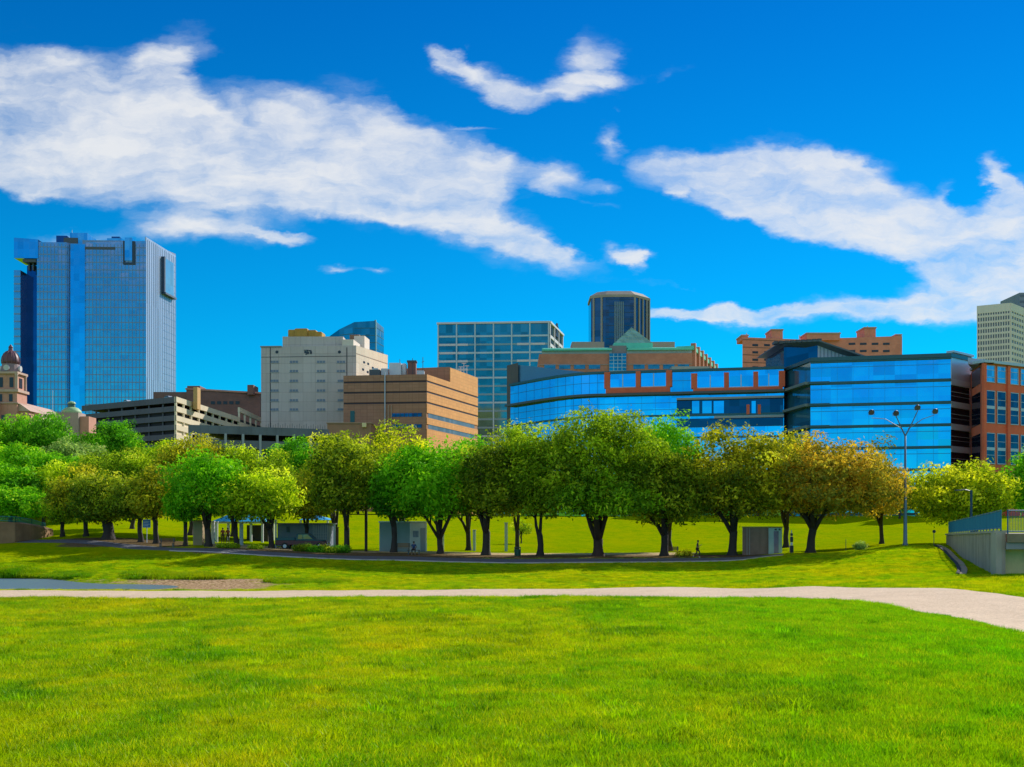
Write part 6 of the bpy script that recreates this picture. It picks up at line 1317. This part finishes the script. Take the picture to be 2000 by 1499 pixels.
for (px, py, dy) in ((1704, 804, .4), (1748, 807, -.2), (1790, 796, -.2), (1829, 802, .4)):
    c_ = Vector((xp(px, Y), Y+dy, zp(py, Y))); mb = MB(); n0 = len(mb.v)
    mb.tube([c_+Vector((0, .25, .12)), c_+Vector((0, 0, 0)), c_+Vector((0, -.12, -.08))], [.12, .26, .30], 12); hd = mb.build('lamp_head', plain('dark lamp housing', (.06, .06, .10), .4, .3), K)
    mb = MB(); mb.tube([c_+Vector((0, -.13, -.085)), c_+Vector((0, -.15, -.1))], [.27, .27], 12); mb.build('lens', plain('dark lamp lens', (.10, .10, .16), .2), hd)
    mb = MB(); mb.tube([c_+Vector((-.3, 0, 0)), c_+Vector((-.3, 0, -.3)), c_+Vector((.3, 0, -.3)), c_+Vector((.3, 0, 0))], .025, 5); mb.build('yoke', M_MAST, hd)
# shrubs
def shrub(px, Y, w, h, pal, seed, lab, g=None):
    x = xp(px, Y); rt = thing('shrub', lab, 'shrub', (x, Y, H(x, Y)), g); me, C = crown_mesh('foliage', w, w*.8, h, seed, .16, 1.0, hole=.1, flat=.5)
    o = bpy.data.objects.new('foliage', me); COL.objects.link(o); o.parent = rt; o.material_slots[0].link = 'OBJECT'; o.material_slots[0].material = LEAF[pal]
    mb = MB(); [mb.tube([(0, 0, -.1), (math.cos(a)*w*.3, math.sin(a)*w*.3, h*.6)], [.03, .012], 4) for a in (0, 1.3, 2.6, 3.9, 5.2)]; s_ = mb.build('stem', M_BARK, None); s_.parent = rt
shrub(1681, 113.5, .75, .75, 'pale', 201, 'greyish twiggy shrub alone on the right lawn')
shrub(1338, 114.6, .9, .45, 'gold', 202, 'low brown shrub between the low bench and the runner')
for i, px in enumerate((585, 600, 618, 632, 648, 664)): shrub(px, 116.6+(i % 2)*.5, .7+.2*(i % 3), .5+.15*(i % 2), ('dark', 'olive', 'forest')[i % 3], 210+i, ['dark low shrub under the pickup tail', 'olive low shrub below the pickup', 'deep green shrub before the pickup front wheel', 'dark shrub before the lattice wall', 'olive shrub left of the dark olive tree trunk', 'deep green shrub at the foot of the dark olive tree'][i], 'low shrubs in the bed before the pickup')
for i, px in enumerate((436, 452, 500)): shrub(px, 117.5, .8, .35, 'olive', 230+i, ['low olive shrub left under the lime trees', 'low olive shrub in the middle under the lime trees', 'low olive shrub right under the lime trees'][i], 'low shrubs under the lime trees')

# ---------------------------------------------------------------- right bridge
M_BRW = wall('stained concrete wing wall', (.50, .42, .34), var=.6, scale=.5, streak=.9, dark=.45); M_BRY = wall('streaked concrete toned sunlit yellow', (.80, .66, .32), var=.5, scale=.6, streak=.4, dark=.6)  # abutment yellow stands for sunlight, put into the concrete colour
M_FEN = plain('blue green railing', (.02, .16, .26), .4, .3)
K = bld('bridge_abutment', 'concrete bridge wing wall and abutment with a railing at the right edge', 'bridge', xp(1945, 68), 68.); 
W0 = tri(1848, 113); W1 = tri(1946, 66.5)
fw = Fc(W0, W1); n_ = 14; g0 = MB(); top = lambda f_: zp(1046, 113)*(1-f_)+zp(1041.5, 66.5)*f_
mb = MB()
for k in range(n_):
    ua, ub = fw.L*k/n_, fw.L*(k+1)/n_; a, b_, c_, e = fw.P(ua, 0), fw.P(ub, 0), fw.P(ub, -.5), fw.P(ua, -.5)
    mb.hexa([(a.x,a.y,H(a.x,a.y)-1.2),(b_.x,b_.y,H(b_.x,b_.y)-1.2),(c_.x,c_.y,H(c_.x,c_.y)-1.2),(e.x,e.y,H(e.x,e.y)-1.2),(a.x,a.y,top(k/n_)),(b_.x,b_.y,top((k+1)/n_)),(c_.x,c_.y,top((k+1)/n_)),(e.x,e.y,top(k/n_))])
mb.build('wing_wall', M_BRW, K)
mb = MB()
for k in range(n_):
    ua, ub = fw.L*k/n_, fw.L*(k+1)/n_; a, b_, c_, e = fw.P(ua, .1), fw.P(ub, .1), fw.P(ub, -.6), fw.P(ua, -.6); t0, t1 = top(k/n_), top((k+1)/n_)
    mb.hexa([(a.x,a.y,t0+.01),(b_.x,b_.y,t1+.01),(c_.x,c_.y,t1+.01),(e.x,e.y,t0+.01),(a.x,a.y,t0+.16),(b_.x,b_.y,t1+.16),(c_.x,c_.y,t1+.16),(e.x,e.y,t0+.16)])
mb.build('coping', wall('pale coping', (.46, .42, .34), var=.4), K)
a = fw.P(fw.L, 0); dk = zp(1050, 66.5); gb = H(a.x+2, a.y)
SL = lambda x0, y0: [(a.x+x0, y0), (a.x+14, y0), (a.x+14, a.y+9), (a.x+4.4, a.y+9)]
mb = MB(); mb.prism(SL(.2, a.y+.6), gb-1, dk-.7); mb.build('abutment', M_BRY, K)
mb = MB(); mb.box(a.x-.05, a.x+.35, a.y-.1, a.y+.6, H(a.x, a.y)-1, top(1)+.02); mb.build('corner_post', wall('grey corner concrete', (.50, .45, .37), var=.4, streak=.8), K)
mb = MB(); mb.prism(SL(.36, a.y-.5), dk-.69, dk-.30); mb.build('deck_beam', wall('grey deck edge', (.30, .32, .34), var=.4, streak=.5), K)
mb = MB(); mb.prism(SL(.36, a.y-.65), dk-.29, dk+.22); mb.build('deck_edge', wall('mossy deck edge', (.28, .23, .15), var=.6, scale=1), K)
# railing: posts and rails along the wing wall, mesh screen over the deck
def fence_run(pts, h, name, lab, post_step=2.2, bars=.16, mm=M_FEN):
    K = thing(name, lab, 'railing', tuple(pts[0])); 
    for p, q in zip(pts[:-1], pts[1:]):
        p, q = Vector(p), Vector(q); L_ = (q-p).length; n_ = max(1, round(L_/post_step))
        for k in range(n_+1):
            c_ = p.lerp(q, k/n_); mb = MB(); mb.tube([c_-Vector((0, 0, .05)), c_+Vector((0, 0, h+.05))], .045, 6); mb.build('post', mm, K)
        for z in (h, .12): mb = MB(); mb.tube([p+Vector((0, 0, z)), q+Vector((0, 0, z))], .035, 6); mb.build('rail', mm, K)
        mb = MB(); m_ = int(L_/bars)
        for k in range(1, m_): c_ = p.lerp(q, k/m_); mb.tube([c_+Vector((0, 0, .12)), c_+Vector((0, 0, h))], .014, 4, cap=False)
        mb.build('bar_infill', mm, K)
    return K
q0, q1 = fw.P(0, -.25), fw.P(fw.L, -.25)
fence_run([(q0.x, q0.y, top(0)+.17), (q1.x, q1.y, top(1)+.17)], 1.15, 'bridge_railing', 'blue green railing on top of the right wing wall', bars=.2)
fence_run([(a.x+.5, a.y-.4, dk+.23), (a.x+13, a.y-.4, dk+.23)], 1.35, 'bridge_railing', 'dense blue railing over the right bridge deck', bars=.09, mm=plain('deep blue railing', (.015, .11, .26), .4, .3))
# curved drain channel with dark slot
M_CH = wall('pale drain concrete', (.46, .36, .22), var=.4, scale=1.5)
cp = [(1826, 1064, 110.5), (1845, 1073, 102.), (1860, 1086, 92.), (1872, 1102, 82.), (1878, 1117, 74.5), (1874, 1130, 69.)]
def smoothpath(P, n): 
    P = np.array([(xp(a_, c_), c_) for a_, b_, c_ in P]); t_ = np.linspace(0, 1, len(P)); tt_ = np.linspace(0, 1, n); 
    x_ = np.interp(tt_, t_, P[:, 0]); y_ = np.interp(tt_, t_, P[:, 1]); k_ = np.ones(7)/7; xs_ = np.convolve(np.pad(x_, 3, 'edge'), k_, 'valid'); ys_ = np.convolve(np.pad(y_, 3, 'edge'), k_, 'valid'); return xs_, ys_
xs_, ys_ = smoothpath(cp, 60)
K = thing('drain_channel', 'curved concrete drainage channel with a dark slot below the right wing wall', 'drain', (float(xs_[0]), float(ys_[0]), H(xs_[0], ys_[0])))
def ribbon(off0, off1, lift0, lift1, nm, mm):
    mb = MB(); dx = np.gradient(xs_); dy = np.gradient(ys_); L_ = np.hypot(dx, dy); nx_, ny_ = dy/L_, -dx/L_
    if nx_[30] < 0: nx_, ny_ = -nx_, -ny_
    for k in range(59):
        P_ = []
        for j in (k, k+1):
            for o_ in (off0, off1): P_.append((xs_[j]+nx_[j]*o_, ys_[j]+ny_[j]*o_))
        (a_, b_, c_, e_) = P_; z = [H(*p_)for p_ in P_]
        mb.hexa([(*a_, z[0]-.3), (*b_, z[1]-.3), (*e_, z[3]-.3), (*c_, z[2]-.3), (*a_, z[0]+lift0), (*b_, z[1]+lift1), (*e_, z[3]+lift1), (*c_, z[2]+lift0)])
    return mb.build(nm, mm, K)
ribbon(-.22, -.02, .12, .12, 'dark_slot', M_CARDARK); ribbon(.0, .38, .09, .10, 'channel_floor', M_CH)

# left bridge end with brown embankment and railing
K = bld('retaining_wall', 'brown stained retaining wall below the green railing at the left edge', 'wall', xp(40, 128), 128.)
mb = MB()
A_ = [(-60, 124, 1018, 1064), (30, 126, 1021, 1062), (62, 128.5, 1026, 1054), (90, 131, 1034, 1050)]
for (p0_, y0_, t0_, b0_), (p1_, y1_, t1_, b1_) in zip(A_[:-1], A_[1:]):
    mb.hexa([(xp(p0_, y0_), y0_, zp(b0_, y0_)-1), (xp(p1_, y1_), y1_, zp(b1_, y1_)-1), (xp(p1_, y1_), y1_+2, zp(b1_, y1_)-1), (xp(p0_, y0_), y0_+2, zp(b0_, y0_)-1), (xp(p0_, y0_), y0_, zp(t0_, y0_)), (xp(p1_, y1_), y1_, zp(t1_, y1_)), (xp(p1_, y1_), y1_+2, zp(t1_, y1_)), (xp(p0_, y0_), y0_+2, zp(t0_, y0_))])
mb.build('wall_face', wall('rusty brown earth wall', (.36, .20, .10), var=.7, scale=.8, streak=.7), K)
fence_run([(xp(-60, 125), 125, zp(1017.5, 125)), (xp(30, 127), 127, zp(1020.5, 127)), (xp(62, 129.5), 129.5, zp(1025.5, 129.5)), (xp(88, 132), 132, zp(1033, 132))], .62, 'bridge_railing', 'green teal railing above the brown wall at the left edge', bars=.12, mm=plain('teal green railing', (.03, .26, .20), .4, .2))

# ---------------------------------------------------------------- people
M_SKIN = plain('skin', (.32, .17, .11), .5); M_HAIR = plain('dark hair', (.03, .02, .015), .7)
def skin_obj(name, nodes, edges, m, parent, root=0, sub=1):
    me = bpy.data.meshes.new(name); me.from_pydata([n_[0] for n_ in nodes], edges, []); me.materials.append(m)
    o = bpy.data.objects.new(name, me); COL.objects.link(o); o.parent = parent
    sk = o.modifiers.new('skin', 'SKIN'); sk.use_smooth_shade = True
    for i, n_ in enumerate(nodes):
        r_ = n_[1]; r_ = r_ if hasattr(r_, '__len__') else (r_, r_); me.skin_vertices[0].data[i].radius = r_; me.skin_vertices[0].data[i].use_root = (i == root)
    s_ = o.modifiers.new('sub', 'SUBSURF'); s_.levels = sub; s_.render_levels = sub; return o
def person(label, x, Y, g, J, shirt, trousers, shoes, rz=0):
    """J: joints in metres around the feet: pelvis, chest, neck, head, arms and legs (l/r)"""
    K = thing('person', label, 'person', (x, Y, g)); K.rotation_euler = (0, 0, rz)
    nd = []; ed = []
    def add(p, r_, par=None):
        nd.append((tuple(p), r_)); 
        if par is not None: ed.append((par, len(nd)-1))
        return len(nd)-1
    pe = add(J['pelvis'], (.13, .11)); wa = add(Vector(J['pelvis']).lerp(Vector(J['chest']), .5), (.12, .10), pe); ch = add(J['chest'], (.15, .11), wa)
    nk = add(J['neck'], .055, ch); hb = add(Vector(J['head'])-Vector((0, 0, .06)), .075, nk); ht = add(Vector(J['head'])+Vector((0, 0, .05)), .088, hb)
    for s_ in 'lr':
        sh = add(J['sho'+s_], .055, ch); el_ = add(J['elb'+s_], .04, sh); wr = add(J['wri'+s_], .026, el_)
        d_ = (Vector(J['wri'+s_])-Vector(J['elb'+s_])).normalized(); side = d_.cross(Vector((0, 1, .2))).normalized()
        pm = add(Vector(J['wri'+s_])+d_*.07, (.036, .02), wr)
        for k in range(4):
            b0 = Vector(nd[pm][0])+side*(k-1.5)*.02; f1_ = add(b0+d_*.045, .009, pm); add(b0+d_*(.075+.01*(k in (1, 2)))+Vector((0, 0, -.01)), .008, f1_)
        add(Vector(J['wri'+s_])+d_*.05+side*.055, .010, wr)
        hp = add(J['hip'+s_], .085, pe); kn = add(J['kne'+s_], .056, hp); an = add(J['ank'+s_], .038, kn); add(J['toe'+s_], .036, an)
    skin_obj('body', nd, ed, M_SKIN, K)
    sh_n = [(J['pelvis'], (.15, .125)), (Vector(J['pelvis']).lerp(Vector(J['chest']), .5), (.142, .118)), (J['chest'], (.175, .13)), (Vector(J['neck'])-Vector((0, 0, .04)), (.075, .07))]
    e_ = [(0, 1), (1, 2), (2, 3)]
    for s_ in 'lr':
        sh_n += [(J['sho'+s_], .072), (Vector(J['sho'+s_]).lerp(Vector(J['elb'+s_]), .8), .054)]; n0 = len(sh_n); e_ += [(2, n0-2), (n0-2, n0-1)]
    skin_obj('shirt', sh_n, e_, shirt, K)
    tr = [(J['pelvis'], (.15, .125))]; e_ = []
    for s_ in 'lr':
        tr += [(J['hip'+s_], .105), (J['kne'+s_], .072), (Vector(J['kne'+s_]).lerp(Vector(J['ank'+s_]), .85), .052)]; n0 = len(tr); e_ += [(0, n0-3), (n0-3, n0-2), (n0-2, n0-1)]
    skin_obj('trousers', tr, e_, trousers, K)
    for s_ in 'lr':
        skin_obj('shoe', [(Vector(J['ank'+s_])-Vector((0, 0, .03)), .05), (J['toe'+s_], .042)], [(0, 1)], shoes, K)
    h_ = Vector(J['head']); mb = MB(); mb.ball((h_.x, h_.y+.02, h_.z+.055), .105, 8, (1, 1, .95)); o_ = mb.build('hair', M_HAIR, None, smooth=True); o_.parent = K
    fd = Vector(J.get('face', (0, -1, 0))).normalized(); sd_ = fd.cross(Vector((0, 0, 1)))
    for nm, c_, r_ in (('eye', h_+fd*.085+sd_*.032+Vector((0,0,.01)), .011), ('eye', h_+fd*.085-sd_*.032+Vector((0,0,.01)), .011), ('nose', h_+fd*.10-Vector((0,0,.015)), .014), ('mouth', h_+fd*.085-Vector((0,0,.05)), .014), ('ear', h_+sd_*.09, .018), ('ear', h_-sd_*.09, .018)):
        mb = MB(); mb.ball(tuple(c_), r_, 6); o_ = mb.build(nm, M_HOLE if nm == 'eye' else M_SKIN, None, smooth=True); o_.parent = K
    return K
Y = 112.; x = xp(1362, Y)
J = dict(pelvis=(0,0,.95), chest=(.02,0,1.28), neck=(.04,0,1.47), head=(.07,0,1.61), shol=(.02,-.17,1.40), elbl=(-.12,-.24,1.15), wril=(.10,-.26,1.08), shor=(.02,.17,1.40), elbr=(.16,.24,1.15), wrir=(.36,.2,1.24),
 hipl=(0,-.10,.90), knel=(.22,-.10,.55), ankl=(.12,-.10,.12), toel=(.28,-.10,.06), hipr=(0,.10,.90), kner=(-.05,.10,.48), ankr=(-.34,.10,.24), toer=(-.42,.10,.10), face=(1, 0, 0))
person('runner in dark clothes with pale shoes on the path, right of the low bench', x, Y, H(x, Y)-.02, J, plain('black running top', (.02, .02, .03)), plain('dark leggings', (.05, .025, .02)), M_WHITE)
Y = 115.; x = xp(808, Y)
J = dict(pelvis=(0,0,.55), chest=(.0,-.06,.90), neck=(.0,-.10,1.08), head=(.0,-.14,1.22), shol=(-.18,-.08,1.02), elbl=(-.28,-.12,.76), wril=(-.14,-.34,.66), shor=(.18,-.08,1.02), elbr=(.28,-.12,.76), wrir=(.14,-.34,.66),
 hipl=(-.10,-.02,.53), knel=(-.17,-.44,.52), ankl=(-.16,-.46,.10), toel=(-.17,-.62,.05), hipr=(.10,-.02,.53), kner=(.17,-.44,.52), ankr=(.16,-.46,.10), toer=(.17,-.62,.05), face=(0, -1, -.2))
person('person in dark blue sitting on a bench by the path before the block shed', x, Y+.2, H(x, Y+.2), J, plain('dark blue jacket', (.02, .05, .16)), plain('black trousers', (.015, .015, .02)), M_WHITE)
for (px, Y, lab, c1) in ((435, 127, 'left of two people in red standing on the sunlit grass by the pavilion', (.35, .05, .03)), (445, 127.4, 'right of two people in red standing on the sunlit grass by the pavilion', (.45, .09, .03))):
    x = xp(px, Y); J = dict(pelvis=(0,0,.93), chest=(0,0,1.27), neck=(0,0,1.46), head=(0,-.01,1.60), shol=(-.18,0,1.40), elbl=(-.25,0,1.13), wril=(-.24,-.1,.9), shor=(.18,0,1.40), elbr=(.26,0,1.13), wrir=(.25,-.08,.9),
      hipl=(-.10,0,.9), knel=(-.11,-.03,.5), ankl=(-.12,0,.1), toel=(-.13,-.15,.05), hipr=(.10,0,.9), kner=(.11,-.02,.5), ankr=(.13,.02,.1), toer=(.14,-.13,.05))
    person(lab, x, Y, H(x, Y), J, plain('red shirt', c1), plain('brown shorts', (.12, .06, .04)), M_DGREY)
